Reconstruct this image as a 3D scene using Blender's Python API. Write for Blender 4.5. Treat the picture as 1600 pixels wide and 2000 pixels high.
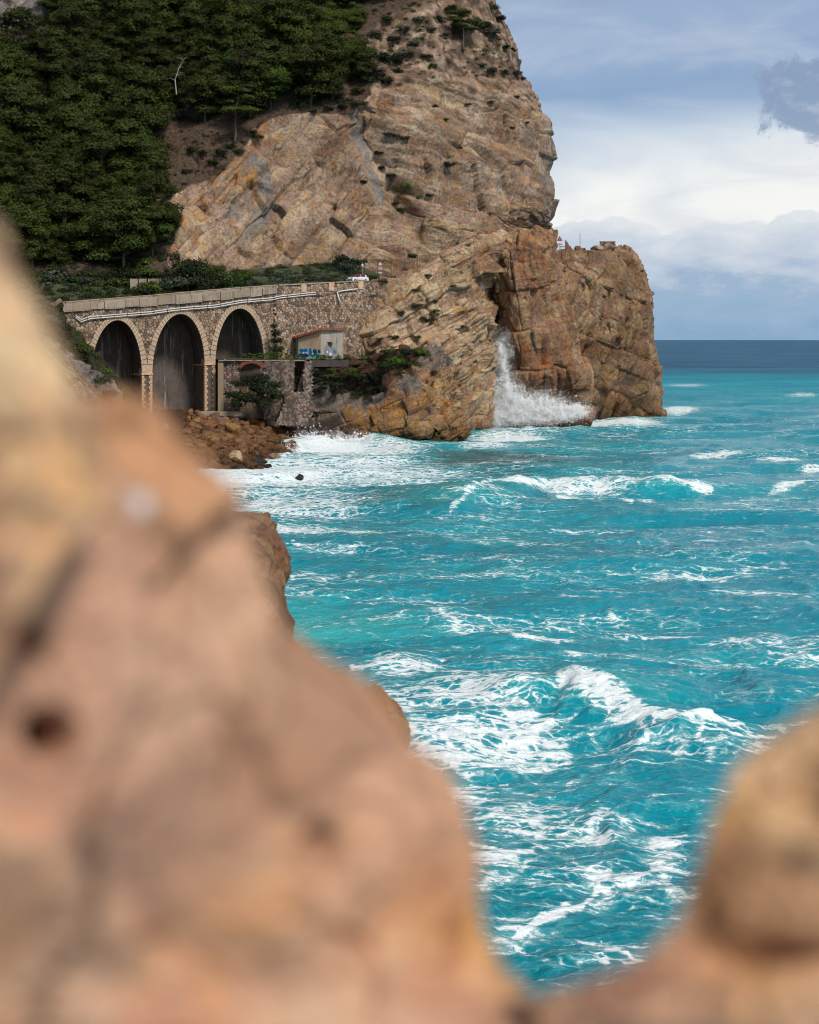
import bpy, math, random
import numpy as np
from mathutils import Vector, Matrix

for o in list(bpy.data.objects):
    bpy.data.objects.remove(o)
SC = bpy.context.scene
COL = SC.collection
random.seed(7)
rng = np.random.default_rng(7)

# ------------------------------------------------------------------ camera
FPX, CZ, HX, HY = 3000.0, 18.0, 800.0, 662.0
def P(px, py, Y):
    """photo position (1600x2000) at distance Y -> world point"""
    return np.array([(px - HX) / FPX * Y, Y, CZ - (py - HY) / FPX * Y])

cam = bpy.data.cameras.new('camera')
cam.sensor_fit = 'VERTICAL'
cam.sensor_height = 36.0
cam.lens = 54.0
cam.shift_y = -(1000 - HY) / 2000.0
cam.clip_start = 0.05
cam.clip_end = 60000
cam.dof.use_dof = True
cam.dof.focus_distance = 285
cam.dof.aperture_fstop = 2.0
camo = bpy.data.objects.new('camera', cam)
COL.objects.link(camo)
camo.location = (0, 0, CZ)
camo.rotation_euler = (math.radians(90), 0, 0)
SC.camera = camo

# ------------------------------------------------------------------ world, sun, exposure
SUN_DIR = Vector((0.36, -0.58, 0.73)).normalized()
SUN_EL = math.asin(SUN_DIR.z)
SUN_ROT = math.atan2(SUN_DIR.x, SUN_DIR.y)
SC.view_settings.view_transform = 'Standard'
SC.view_settings.look = 'None'
SC.view_settings.gamma = 1.0
SC.view_settings.use_curve_mapping = False
SC.view_settings.exposure = 0.45

class NT:
    """small node-tree writer"""
    def __init__(s, tree):
        s.t = tree
        s.t.nodes.clear()
    def n(s, typ, ins=None, **kw):
        nd = s.t.nodes.new(typ)
        for k, v in kw.items():
            setattr(nd, k, v)
        if ins:
            for k, v in ins.items():
                s.set(nd.inputs[k], v)
        return nd
    def set(s, sock, v):
        if isinstance(v, bpy.types.NodeSocket):
            s.t.links.new(v, sock)
        elif isinstance(v, bpy.types.Node):
            s.t.links.new(v.outputs[0], sock)
        else:
            if sock.type == 'RGBA' and not hasattr(v, '__len__'):
                v = (v, v, v, 1)
            elif sock.type == 'RGBA' and len(v) == 3:
                v = (*v, 1)
            sock.default_value = v
    def m(s, op, a, b=None, c=None, clamp=False):
        nd = s.t.nodes.new('ShaderNodeMath')
        nd.operation = op
        nd.use_clamp = clamp
        s.set(nd.inputs[0], a)
        if b is not None: s.set(nd.inputs[1], b)
        if c is not None: s.set(nd.inputs[2], c)
        return nd.outputs[0]
    def mix(s, f, a, b, blend='MIX'):
        nd = s.t.nodes.new('ShaderNodeMix')
        nd.data_type = 'RGBA'
        nd.blend_type = blend
        nd.clamp_factor = True
        s.set(nd.inputs[0], f); s.set(nd.inputs[6], a); s.set(nd.inputs[7], b)
        return nd.outputs[2]
    def ss(s, x, lo, hi, a=0.0, b=1.0):
        nd = s.t.nodes.new('ShaderNodeMapRange')
        nd.interpolation_type = 'SMOOTHSTEP'
        s.set(nd.inputs[0], x)
        for i, v in ((1, lo), (2, hi), (3, a), (4, b)):
            s.set(nd.inputs[i], v)
        return nd.outputs[0]
    def mapv(s, vec, scale=(1, 1, 1), rot=(0, 0, 0), loc=(0, 0, 0)):
        return s.n('ShaderNodeMapping', {'Vector': vec, 'Scale': scale, 'Rotation': rot, 'Location': loc}).outputs[0]
    def noise(s, vec, scale, detail=4, rough=0.55, dist=0.0, out=0):
        return s.n('ShaderNodeTexNoise', {'Vector': vec, 'Scale': scale, 'Detail': detail, 'Roughness': rough, 'Distortion': dist}).outputs[out]
    def vor(s, vec, scale, feature='F1', out=0, rand=1.0):
        return s.n('ShaderNodeTexVoronoi', {'Vector': vec, 'Scale': scale, 'Randomness': rand}, feature=feature).outputs[out]
    def ramp(s, f, stops, interp='LINEAR'):
        nd = s.t.nodes.new('ShaderNodeValToRGB')
        nd.color_ramp.interpolation = interp
        el = nd.color_ramp.elements
        el.remove(el[1])
        el[0].position = stops[0][0]
        for k, (p, c) in enumerate(stops):
            e = el[0] if k == 0 else el.new(p)
            e.color = (*c, 1) if len(c) == 3 else c
        s.set(nd.inputs[0], f)
        return nd.outputs[0]

def build_world():
    w = bpy.data.worlds.new('World')
    SC.world = w
    w.use_nodes = True
    w.cycles.sampling_method = 'NONE'      # an even overcast dome needs no importance map
    g = NT(w.node_tree)
    tc = g.n('ShaderNodeTexCoord').outputs['Generated']
    sky = g.n('ShaderNodeTexSky', sky_type='NISHITA', sun_disc=False, sun_elevation=SUN_EL, sun_rotation=SUN_ROT,
              air_density=1.0, dust_density=1.5, ozone_density=1.5)
    sep = g.n('ShaderNodeSeparateXYZ', {0: tc})
    x, y, z = sep.outputs
    # direction based cloud coordinates: azimuth and elevation
    az = g.m('ARCTAN2', x, y)
    el = g.m('ARCSINE', z)
    ae = g.n('ShaderNodeCombineXYZ', {0: az, 1: el, 2: 0.0}).outputs[0]
    S = 10.0   # background strength is 0.1
    def col(r, gg, b, k=1.0):
        f = lambda v: (v / 255.0 / 12.92 if v <= 10 else ((v / 255.0 + 0.055) / 1.055) ** 2.4) * S * k
        return (f(r), f(gg), f(b))
    E = 2 ** -0.45
    # soft overcast layer: bands by elevation, bent by broad noise
    nb = g.noise(g.mapv(ae, scale=(2.2, 6.0, 1), rot=(0, 0, -0.35)), 2.2, 5, 0.5, 0.6)
    elb = g.m('ADD', el, g.m('MULTIPLY', g.m('SUBTRACT', nb, 0.5), 0.10))
    elt = g.m('SUBTRACT', elb, g.m('MULTIPLY', az, 0.16))     # the bright gap climbs to the right
    over = g.ramp(g.m('MULTIPLY', g.m('ADD', elt, 0.05), 2.2), [
        (0.00, col(228, 232, 235, E)), (0.12, col(252, 251, 247, E)), (0.25, col(252, 251, 247, E)), (0.32, col(205, 216, 229, E)),
        (0.40, col(138, 165, 200, E)), (0.52, col(154, 175, 206, E)), (0.70, col(138, 154, 180, E)), (1.0, col(132, 142, 160, E))])
    # texture of the overcast
    n2 = g.noise(g.mapv(ae, scale=(5, 14, 1), rot=(0, 0, -0.25)), 2.0, 6, 0.55, 0.4)
    over = g.mix(g.ss(n2, 0.42, 0.72, 0.0, 0.55), over, col(198, 206, 221, E))
    # a little clear blue of the real sky through the veil
    over = g.mix(0.12, over, sky.outputs[0])
    # ragged dark cloud fragments
    def frag(a0, e0, ra, re, tilt, strength, c):
        v = g.mapv(ae, loc=(-a0, -e0, 0))
        v = g.mapv(v, rot=(0, 0, tilt))
        wv = g.n('ShaderNodeVectorMath', {0: g.noise(ae, 26.0, 7, 0.62, 0.3, out=1), 1: (0.5, 0.5, 0.5)}, operation='SUBTRACT').outputs[0]
        wv = g.n('ShaderNodeVectorMath', {0: wv, 'Scale': 0.085}, operation='SCALE').outputs[0]
        v = g.n('ShaderNodeVectorMath', {0: v, 1: wv}, operation='ADD').outputs[0]
        v = g.mapv(v, scale=(1 / ra, 1 / re, 0))
        d = g.n('ShaderNodeVectorMath', {0: v}, operation='LENGTH').outputs['Value']
        return g.ss(d, 1.05, 0.78, 0.0, strength), c
    for a0, e0, ra, re, tl, st, c in ((0.257, 0.145, 0.044, 0.027, 0.35, 0.9, col(138, 159, 188, E)),
                                      (0.29, 0.205, 0.034, 0.011, 0.2, 0.75, col(160, 174, 200, E)),
                                      (-0.62, 0.19, 0.08, 0.03, 0.1, 0.6, col(160, 174, 200, E))):
        f, c = frag(a0, e0, ra, re, tl, st, c)
        shade = g.noise(g.mapv(ae, scale=(18, 30, 1)), 2.0, 5, 0.6)
        c2 = g.mix(g.ss(shade, 0.48, 0.7, 0, 0.55), c, col(196, 205, 219, E))
        over = g.mix(f, over, c2)
    # cumulus bank above the horizon
    nlump = g.noise(g.mapv(ae, scale=(1.0, 1.3, 1)), 17.0, 7, 0.56, 0.15)
    nbase = g.noise(g.mapv(ae, scale=(1.0, 0.1, 1)), 5.5, 2, 0.5)
    top = g.m('ADD', 0.036, g.m('ADD', g.m('MULTIPLY', nlump, 0.048), g.m('MULTIPLY', nbase, 0.03)))
    dtop = g.m('SUBTRACT', top, el)
    bank = g.ss(dtop, -0.0003, 0.0018)
    nin = g.noise(g.mapv(ae, scale=(1.0, 2.6, 1)), 22.0, 7, 0.6, 0.2)
    inner = g.m('ADD', g.m('MULTIPLY', el, 13.0), g.m('MULTIPLY', g.m('SUBTRACT', nin, 0.5), 0.95))
    bc = g.ramp(inner, [(0.00, col(132, 166, 198, E)), (0.25, col(146, 177, 206, E)), (0.42, col(152, 178, 205, E)), (0.58, col(184, 199, 217, E)),
                        (0.8, col(205, 214, 225, E)), (1.0, col(224, 229, 234, E))])
    skyc = g.mix(g.m('MULTIPLY', bank, 0.95), over, bc)
    # below the horizon: sea haze tone
    skyc = g.mix(g.ss(el, -0.002, -0.02), skyc, col(70, 120, 150, E))
    bg = g.n('ShaderNodeBackground', {'Color': skyc, 'Strength': 0.1})
    g.n('ShaderNodeOutputWorld', {'Surface': bg})

build_world()
sun = bpy.data.lights.new('sun', 'SUN')
sun.energy = 2.5
sun.angle = math.radians(11)
sun.color = (1.0, 0.94, 0.85)
suno = bpy.data.objects.new('sun', sun)
COL.objects.link(suno)
suno.rotation_euler = SUN_DIR.to_track_quat('Z', 'Y').to_euler()

SC.render.engine = 'CYCLES'
SC.cycles.use_denoising = True
SC.cycles.use_adaptive_sampling = True
SC.cycles.adaptive_threshold = 0.01
SC.cycles.filter_width = 1.1
SC.cycles.volume_bounces = 6
SC.cycles.max_bounces = 7
SC.cycles.diffuse_bounces = 2
SC.cycles.glossy_bounces = 2
SC.cycles.transparent_max_bounces = 8

# ------------------------------------------------------------------ noise
_r = np.random.RandomState(3)
PERM = _r.permutation(256).astype(np.int32)
PERM = np.concatenate([PERM, PERM])
GRAD = _r.normal(size=(256, 3)); GRAD /= np.linalg.norm(GRAD, axis=1)[:, None]
GRAD = GRAD.astype(np.float32)
RND = _r.rand(256, 8).astype(np.float32)
def _hash(i, seed=0):
    a = PERM[(i[..., 0] + seed * 17) & 255]
    a = PERM[(a + i[..., 1]) & 255]
    return PERM[(a + i[..., 2] + seed) & 255]
GX, GY, GZ = [np.ascontiguousarray(GRAD[:, k]) for k in range(3)]
_a2 = _r.rand(256) * 2 * math.pi
G2X, G2Y = np.cos(_a2).astype(np.float32), np.sin(_a2).astype(np.float32)
def perlin(p, seed=0):
    p = np.asarray(p, np.float32)
    fl = np.floor(p)
    i = fl.astype(np.int32)
    f = p - fl
    u = f * f * f * (f * (f * 6 - 15) + 10)
    flat2 = p.shape[-1] == 2
    out = 0
    for dx in (0, 1):
        wx = u[..., 0] if dx else 1 - u[..., 0]
        ax = PERM[(i[..., 0] + dx + seed * 17) & 255]
        fx = f[..., 0] - dx
        for dy in (0, 1):
            wy = wx * (u[..., 1] if dy else 1 - u[..., 1])
            ay = PERM[(ax + i[..., 1] + dy) & 255]
            fy = f[..., 1] - dy
            if flat2:
                h = PERM[(ay + seed) & 255]
                out = out + wy * (G2X[h] * fx + G2Y[h] * fy)
                continue
            for dz in (0, 1):
                h = PERM[(ay + i[..., 2] + dz + seed) & 255]
                out = out + wy * (u[..., 2] if dz else 1 - u[..., 2]) * (GX[h] * fx + GY[h] * fy + GZ[h] * (f[..., 2] - dz))
    return out * 1.5
def fbm(p, octv=4, seed=0, gain=0.5, lac=2.03, ridged=False):
    a, s, out = 1.0, 1.0, 0
    for k in range(octv):
        v = perlin(np.asarray(p) * s + k * 13.7, seed + k)
        if ridged: v = 1 - 2 * np.abs(v)
        out = out + a * v
        a *= gain; s *= lac
    return out
def rot(ax, ang):
    return np.array(Matrix.Rotation(math.radians(ang), 3, ax))
def facet(p, size, R=None, seed=0, tilt=0.5, jit=0.8, soft=14.0):
    """block fracture: cells of a stretched jittered lattice -> (offset with tilt, cell random, edge distance)"""
    q = np.asarray(p, np.float32)
    if R is not None: q = q @ R.T.astype(np.float32)
    q = q / np.array(size, np.float32)
    b = np.floor(q - 0.5).astype(np.int32)
    best = np.full(q.shape[:-1], 9e9, np.float32); sec = best.copy()
    val = np.zeros_like(best); cid = np.zeros_like(best); wsum = np.zeros_like(best)
    for dx in (0, 1):
        for dy in (0, 1):
            for dz in (0, 1):
                c = b + np.array([dx, dy, dz], np.int32)
                r = RND[_hash(c, seed)]
                d = q - (c + 0.5 + (r[..., :3] - 0.5) * jit)
                d2 = d[..., 0] ** 2 + d[..., 1] ** 2 + d[..., 2] ** 2
                v = (r[..., 3] - 0.5) + tilt * ((r[..., 4] - 0.5) * d[..., 0] + (r[..., 5] - 0.5) * d[..., 1] + (r[..., 6] - 0.5) * d[..., 2]) * 2
                w = np.exp(-soft * d2)
                val += w * v; wsum += w
                m = d2 < best
                sec = np.where(m, best, np.minimum(sec, d2))
                best = np.where(m, d2, best); cid = np.where(m, r[..., 7], cid)
    return val / (wsum + 1e-12), cid, np.sqrt(sec) - np.sqrt(best)

def blocks(p, size, R=None, seed=0, tilt=0.5):
    """jointed rock: courses of box-shaped blocks, staggered from bed to bed -> (offset with tilt, block random, distance to the joint)"""
    q = np.asarray(p, np.float32)
    if R is not None: q = q @ R.T.astype(np.float32)
    q = q / np.array(size, np.float32)
    kz = q[..., 2] + 0.33 * perlin(np.stack([q[..., 2] * 1.3, q[..., 2] * 0 + seed], -1), seed + 1)
    k = np.floor(kz).astype(np.int32); fz = kz - k
    h = RND[PERM[(k + seed * 31) & 255]]
    fx_ = q[..., 0] * (0.7 + 0.6 * h[..., 1]) + h[..., 0] * 7
    i = np.floor(fx_).astype(np.int32); fx = fx_ - i
    fy_ = q[..., 1] * (0.7 + 0.6 * h[..., 2]) + h[..., 3] * 7 + 0.37 * i
    j = np.floor(fy_).astype(np.int32); fy = fy_ - j
    r = RND[_hash(np.stack([i, j, k], -1), seed)]
    v = 0.5 * (r[..., 3] - 0.5) + 0.8 * (h[..., 4] - 0.5) + tilt * ((r[..., 4] - 0.5) * (fx - .5) + (r[..., 5] - 0.5) * (fy - .5) + (r[..., 6] - 0.35) * (fz - .5)) * 1.6
    e = np.minimum(np.minimum(fx, 1 - fx), np.minimum(np.minimum(fz, 1 - fz), np.minimum(fy, 1 - fy)))
    return v, r[..., 7], e * 2

def sstep(x, a, b):
    t = np.clip((x - a) / (b - a), 0, 1)
    return t * t * (3 - 2 * t)

# ------------------------------------------------------------------ mesh helpers
def mk(name, V, F, mat, parent=None, smooth=False, attrs=None, normals=None, kind=None):
    me = bpy.data.meshes.new(name)
    V = np.asarray(V, np.float32).reshape(-1, 3)
    if isinstance(F, np.ndarray):
        n, k = F.shape
        me.vertices.add(len(V)); me.vertices.foreach_set('co', V.ravel())
        me.loops.add(n * k); me.loops.foreach_set('vertex_index', F.astype(np.int32).ravel())
        me.polygons.add(n)
        me.polygons.foreach_set('loop_start', np.arange(0, n * k, k, dtype=np.int32))
        me.update(calc_edges=True)
    else:
        me.from_pydata(V.tolist(), [], [list(map(int, f)) for f in F])
        me.update()
    if smooth:
        me.polygons.foreach_set('use_smooth', np.ones(len(me.polygons), bool))
    if attrs:
        for an, av in attrs.items():
            a = me.attributes.new(an, 'FLOAT', 'POINT')
            a.data.foreach_set('value', np.asarray(av, np.float32).ravel())
    if normals is not None:
        me.normals_split_custom_set_from_vertices(np.asarray(normals).tolist())
    if mat: me.materials.append(mat)
    o = bpy.data.objects.new(name, me)
    COL.objects.link(o)
    if parent: o.parent = parent
    if kind: o['kind'] = kind
    return o
def tag(o, label, cat, group=None):
    o['label'] = label; o['category'] = cat
    if group: o['group'] = group
    return o
def empty(name, loc, label, cat, group=None, rz=0.0):
    o = bpy.data.objects.new(name, None)
    o.empty_display_size = 0.3
    COL.objects.link(o)
    o.location = [float(v) for v in loc]; o.rotation_euler = (0, 0, rz)
    return tag(o, label, cat, group)
def inst(name, me, parent=None, loc=(0, 0, 0), rot=(0, 0, 0), scale=(1, 1, 1)):
    o = bpy.data.objects.new(name, me)
    COL.objects.link(o)
    o.location = [float(v) for v in loc]; o.rotation_euler = rot
    o.scale = scale if hasattr(scale, '__len__') else (scale,) * 3
    if parent: o.parent = parent
    return o
class MB:
    """collects simple solids into one mesh"""
    def __init__(s): s.v = []; s.f = []
    def add(s, V, F):
        b = len(s.v)
        s.v += [tuple(map(float, p)) for p in V]
        s.f += [[b + i for i in f] for f in F]
    def box(s, c, size, R=None):
        x, y, z = [d / 2 for d in size]
        V = np.array([(-x, -y, -z), (x, -y, -z), (x, y, -z), (-x, y, -z), (-x, -y, z), (x, -y, z), (x, y, z), (-x, y, z)])
        if R is not None: V = V @ np.asarray(R).T
        s.add(V + np.array(c), [(0, 3, 2, 1), (4, 5, 6, 7), (0, 1, 5, 4), (1, 2, 6, 5), (2, 3, 7, 6), (3, 0, 4, 7)])
    def hexa(s, V8):
        s.add(V8, [(0, 3, 2, 1), (4, 5, 6, 7), (0, 1, 5, 4), (1, 2, 6, 5), (2, 3, 7, 6), (3, 0, 4, 7)])
    def tube(s, pts, rad, n=6, cap=True):
        pts = [np.array(p, float) for p in pts]
        rad = rad if hasattr(rad, '__len__') else [rad] * len(pts)
        V = []; F = []
        for i, p in enumerate(pts):
            t = pts[min(i + 1, len(pts) - 1)] - pts[max(i - 1, 0)]
            t /= np.linalg.norm(t) + 1e-9
            a = np.cross(t, (0, 0, 1)) if abs(t[2]) < 0.9 else np.cross(t, (1, 0, 0))
            a /= np.linalg.norm(a); b = np.cross(t, a)
            for k in range(n):
                th = 2 * math.pi * k / n
                V.append(p + rad[i] * (math.cos(th) * a + math.sin(th) * b))
        for i in range(len(pts) - 1):
            for k in range(n):
                F.append((i * n + k, i * n + (k + 1) % n, (i + 1) * n + (k + 1) % n, (i + 1) * n + k))
        if cap:
            F.append(tuple(range(n))[::-1]); F.append(tuple((len(pts) - 1) * n + k for k in range(n)))
        s.add(V, F)
    def prism(s, poly, vec):
        """polygon (list of 3d points) extruded by vec"""
        n = len(poly); poly = np.array(poly, float)
        V = np.concatenate([poly, poly + np.array(vec)])
        F = [tuple(range(n))[::-1], tuple(range(n, 2 * n))] + [(i, (i + 1) % n, n + (i + 1) % n, n + i) for i in range(n)]
        s.add(V, F)
    def build(s, name, mat, parent=None, smooth=False, kind=None):
        return mk(name, s.v, s.f, mat, parent, smooth, kind=kind)

def grid_faces(nr, nc):
    i = np.arange(nr * nc).reshape(nr, nc)
    return np.stack([i[:-1, :-1], i[:-1, 1:], i[1:, 1:], i[1:, :-1]], -1).reshape(-1, 4)
def catmull(A, n, axis):
    """resample control net along an axis with a Catmull-Rom spline"""
    A = np.moveaxis(np.asarray(A, float), axis, 0)
    m = len(A)
    t = np.linspace(0, m - 1, n)
    i = np.clip(np.floor(t).astype(int), 0, m - 2)
    f = (t - i).reshape((-1,) + (1,) * (A.ndim - 1))
    p0 = A[np.maximum(i - 1, 0)]; p1 = A[i]; p2 = A[i + 1]; p3 = A[np.minimum(i + 2, m - 1)]
    r = 0.5 * (2 * p1 + (p2 - p0) * f + (2 * p0 - 5 * p1 + 4 * p2 - p3) * f ** 2 + (3 * p1 - p0 - 3 * p2 + p3) * f ** 3)
    return np.moveaxis(r, 0, axis)
def net_surface(net, nr, nc):
    net = np.array([[P(*c) for c in row] for row in net])
    return catmull(catmull(net, nr, 0), nc, 1)
def grid_normals(S):
    du = np.gradient(S, axis=1); dv = np.gradient(S, axis=0)
    n = np.cross(du, dv)
    n /= np.linalg.norm(n, axis=-1, keepdims=True) + 1e-9
    return n
def toward_cam(S, n):
    v = np.array([0, 0, CZ]) - S
    s = np.sign((n * v).sum(-1).mean())
    return n * (s if s != 0 else 1)
def topx(S):
    """photo coordinates of world points (used to place stains and plants that the photo shows)"""
    return HX + S[..., 0] / S[..., 1] * FPX, HY - (S[..., 2] - CZ) / S[..., 1] * FPX
def inpoly(px, py, poly):
    px = np.asarray(px); c = np.zeros(px.shape, bool)
    n = len(poly)
    for i in range(n):
        x1, y1 = poly[i]; x2, y2 = poly[(i + 1) % n]
        if y1 == y2: continue
        k = ((y1 > py) != (y2 > py)) & (px < (x2 - x1) * (py - y1) / (y2 - y1) + x1)
        c ^= k
    return c
def segdist(px, py, pts):
    d = np.full(np.shape(px), 9e9)
    for (x1, y1), (x2, y2) in zip(pts[:-1], pts[1:]):
        dx, dy = x2 - x1, y2 - y1
        t = np.clip(((px - x1) * dx + (py - y1) * dy) / (dx * dx + dy * dy), 0, 1)
        d = np.minimum(d, np.hypot(px - x1 - t * dx, py - y1 - t * dy))
    return d

# ------------------------------------------------------------------ materials
def mat(name):
    m = bpy.data.materials.new(name)
    m.use_nodes = True
    return m, NT(m.node_tree)
def finish(g, bsdf):
    g.n('ShaderNodeOutputMaterial', {'Surface': bsdf.outputs[0] if isinstance(bsdf, bpy.types.Node) else bsdf})
def plain(name, c, rough=0.7, metal=0.0, var=0.25, scale=6.0, bump=0.0, spec=0.4):
    """simple material with weathering"""
    m, g = mat(name)
    tc = g.n('ShaderNodeTexCoord').outputs['Object']
    n = g.noise(tc, scale, 5, 0.6)
    dark = tuple(v * (1 - var) for v in c); lite = tuple(min(1, v * (1 + var)) for v in c)
    cc = g.ramp(n, [(0.3, dark), (0.7, lite)])
    b = g.n('ShaderNodeBsdfPrincipled', {'Base Color': cc, 'Roughness': rough, 'Metallic': metal, 'Specular IOR Level': spec})
    if bump:
        g.set(b.inputs['Normal'], g.n('ShaderNodeBump', {'Height': g.noise(tc, scale * 2, 6, 0.6), 'Strength': 0.7, 'Distance': bump}))
    finish(g, b)
    return m

def rock_attrs(S, scale=1.0, band=(0.0, 0.5), seed=0):
    """broad tone fields of the stone, evaluated on the mesh: patches, staining, bedding, streaks, joints"""
    f32 = np.asarray(S, np.float32)
    w = np.stack([fbm(f32 * 0.3 * scale + 19 * k, 2, seed + 60 + k) for k in range(3)], -1).astype(np.float32)
    n01 = lambda v: 0.5 + 0.26 * v
    q = f32 @ rot('Y', band[0]).T.astype(np.float32)
    st = f32 * np.array([0.55, 0.55, 0.055], np.float32) * scale + w * 0.25
    cr = perlin(f32 * np.array([0.42, 0.42, 0.2], np.float32) * scale + w * 0.7, seed + 81)
    cr2 = perlin(f32 * np.array([0.9, 0.9, 0.5], np.float32) * scale + w * 1.1, seed + 82)
    return {'big': n01(fbm(f32 * 0.09 * scale + w * 0.3, 3, seed + 64)), 'mid': n01(fbm(f32 * 0.45 * scale + w * 0.4, 5, seed + 68)),
            'bed': n01(fbm(q * np.array([0.10, 0.10, band[1]], np.float32) + w * 0.12, 4, seed + 72, gain=0.6)),
            'streakn': n01(fbm(st, 4, seed + 76, gain=0.58)),
            'joint': np.maximum(np.clip(1 - np.abs(cr) / 0.045, 0, 1), 0.7 * np.clip(1 - np.abs(cr2) / 0.06, 0, 1)) * sstep(fbm(f32 * 0.12 * scale, 2, seed + 84), -0.15, 0.4)}

def rock_mat(name, base, second, ochre, grey, dirt=(0.035, 0.028, 0.02), scale=1.0, soil=(0.10, 0.055, 0.033),
             streak=0.5, wet=True, band=True, bump=0.35, ochre_amt=0.5, grey_amt=0.5, fine_amt=1.0):
    """limestone: patches of cream, ochre and grey, stained joints, weathering streaks. Broad fields come from the mesh, grain from nodes"""
    m, g = mat(name)
    tc = g.n('ShaderNodeTexCoord').outputs['Object']
    at = lambda a: g.n('ShaderNodeAttribute', attribute_name=a).outputs['Fac']
    big, mid, bn, sn = at('big'), at('mid'), at('bed'), at('streakn')
    fine = g.noise(tc, 1.5 * scale, 6, 0.78)
    c = g.mix(g.ss(big, 0.38, 0.62), base, second)
    c = g.mix(g.m('MULTIPLY', g.ss(mid, 0.5, 0.75), ochre_amt), c, ochre)
    om = g.m('ADD', at('ochre'), g.m('MULTIPLY', g.m('SUBTRACT', mid, 0.5), 1.2))
    c = g.mix(g.ss(om, 0.35, 0.75, 0, 0.85), c, ochre)
    gm = g.m('ADD', at('grey'), g.m('MULTIPLY', g.m('SUBTRACT', sn, 0.5), 1.0))
    gm = g.m('ADD', gm, g.m('MULTIPLY', g.m('SUBTRACT', big, 0.5), 1.0))
    c = g.mix(g.ss(gm, 0.28, 0.7, 0, grey_amt + 0.35), c, grey)
    if band:
        c = g.mix(g.ss(bn, 0.54, 0.70, 0, 0.62), c, tuple(v * 0.45 for v in second))
        c = g.mix(g.ss(bn, 0.44, 0.3, 0, 0.4), c, tuple(min(0.8, v * 1.3) for v in base))
    c = g.mix(g.ss(sn, 0.55, 0.76, 0, streak), c, grey)
    c = g.mix(g.ss(sn, 0.45, 0.26, 0, streak * 0.5), c, tuple(v * 0.55 for v in second))
    cell = at('cell')
    hv = g.n('ShaderNodeHueSaturation', {'Hue': g.m('ADD', 0.488, g.m('MULTIPLY', cell, 0.024)), 'Saturation': g.m('ADD', 0.8, g.m('MULTIPLY', mid, 0.4)),
                                         'Value': g.m('ADD', 0.80, g.m('MULTIPLY', cell, 0.4)), 'Fac': 1.0, 'Color': c}).outputs[0]
    c = g.mix(g.ss(fine, 0.30, 0.56, 0.8 * fine_amt, 0.0), hv, tuple(v * 0.36 for v in second))
    c = g.mix(g.ss(fine, 0.54, 0.76, 0.0, 0.5), c, tuple(min(.8, v * 1.35) for v in base))
    c = g.mix(g.m('MULTIPLY', at('joint'), 0.85), c, dirt)
    c = g.mix(g.m('MULTIPLY', g.ss(at('crack'), 0.08, 0.0), 0.35), c, dirt)
    so = g.m('ADD', at('soil'), g.m('MULTIPLY', g.m('SUBTRACT', mid, 0.5), 0.9))
    sc = g.mix(g.ss(fine, 0.42, 0.6), soil, tuple(v * 0.45 for v in soil))
    c = g.mix(g.ss(so, 0.35, 0.62), c, sc)
    rough = 0.85
    if wet:
        z = g.n('ShaderNodeSeparateXYZ', {0: g.n('ShaderNodeNewGeometry').outputs['Position']}).outputs[2]
        wl = g.m('ADD', z, g.m('MULTIPLY', g.m('SUBTRACT', sn, 0.5), 5.0))
        wf = g.ss(wl, 2.0, 0.5)
        c = g.mix(g.m('MULTIPLY', wf, 0.85), c, (0.016, 0.013, 0.010))
        c = g.mix(g.ss(wl, 7.0, 2.0, 0, 0.4), c, tuple(v * 0.4 for v in ochre))
        rough = g.m('SUBTRACT', 0.85, g.m('MULTIPLY', wf, 0.45))
    bp = g.n('ShaderNodeBump', {'Height': g.noise(tc, 1.9 * scale, 6, 0.72), 'Strength': 0.9, 'Distance': bump * 1.9 / scale})
    b = g.n('ShaderNodeBsdfPrincipled', {'Base Color': c, 'Roughness': rough, 'Specular IOR Level': 0.2, 'Normal': bp})
    if name == 'near_rock':
        c2 = g.mix(g.ss(at('pale'), 0.3, 0.6), c, (0.75, 0.72, 0.72))
        g.set(b.inputs['Base Color'], c2)
    finish(g, b)
    return m

TAN = (0.42, 0.285, 0.185); BROWN = (0.30, 0.175, 0.095); OCH = (0.42, 0.19, 0.055); GREY = (0.235, 0.215, 0.20)
M = {}
M['cliff'] = rock_mat('cliff_limestone', (0.47, 0.335, 0.235), (0.31, 0.20, 0.125), (0.50, 0.25, 0.08), (0.23, 0.215, 0.20), wet=False, soil=(0.12, 0.08, 0.055), grey_amt=0.6, ochre_amt=0.5, streak=0.55)
M['headland'] = rock_mat('headland_limestone', (0.53, 0.375, 0.24), (0.35, 0.205, 0.11), (0.46, 0.21, 0.065), (0.20, 0.185, 0.17), ochre_amt=0.6, streak=0.35)
M['pillar'] = rock_mat('pillar_limestone', (0.45, 0.28, 0.165), (0.29, 0.155, 0.08), (0.38, 0.14, 0.05), (0.17, 0.15, 0.13), ochre_amt=0.7, streak=0.6)
M['tip'] = rock_mat('tip_limestone', (0.38, 0.245, 0.15), (0.26, 0.15, 0.08), (0.36, 0.165, 0.06), (0.16, 0.135, 0.115), ochre_amt=0.45, streak=0.6)
M['outcrop'] = rock_mat('outcrop_limestone', (0.44, 0.28, 0.155), (0.29, 0.155, 0.075), (0.44, 0.20, 0.05), (0.16, 0.158, 0.155), ochre_amt=0.75, streak=0.2)
M['spur'] = rock_mat('spur_limestone', (0.36, 0.27, 0.20), (0.28, 0.19, 0.13), (0.36, 0.20, 0.09), (0.22, 0.21, 0.205), wet=False, soil=(0.05, 0.05, 0.02))
M['boulder'] = rock_mat('boulder_stone', (0.30, 0.165, 0.075), (0.17, 0.085, 0.04), (0.38, 0.15, 0.035), (0.15, 0.12, 0.10), scale=1.6, ochre_amt=0.7)
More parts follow.
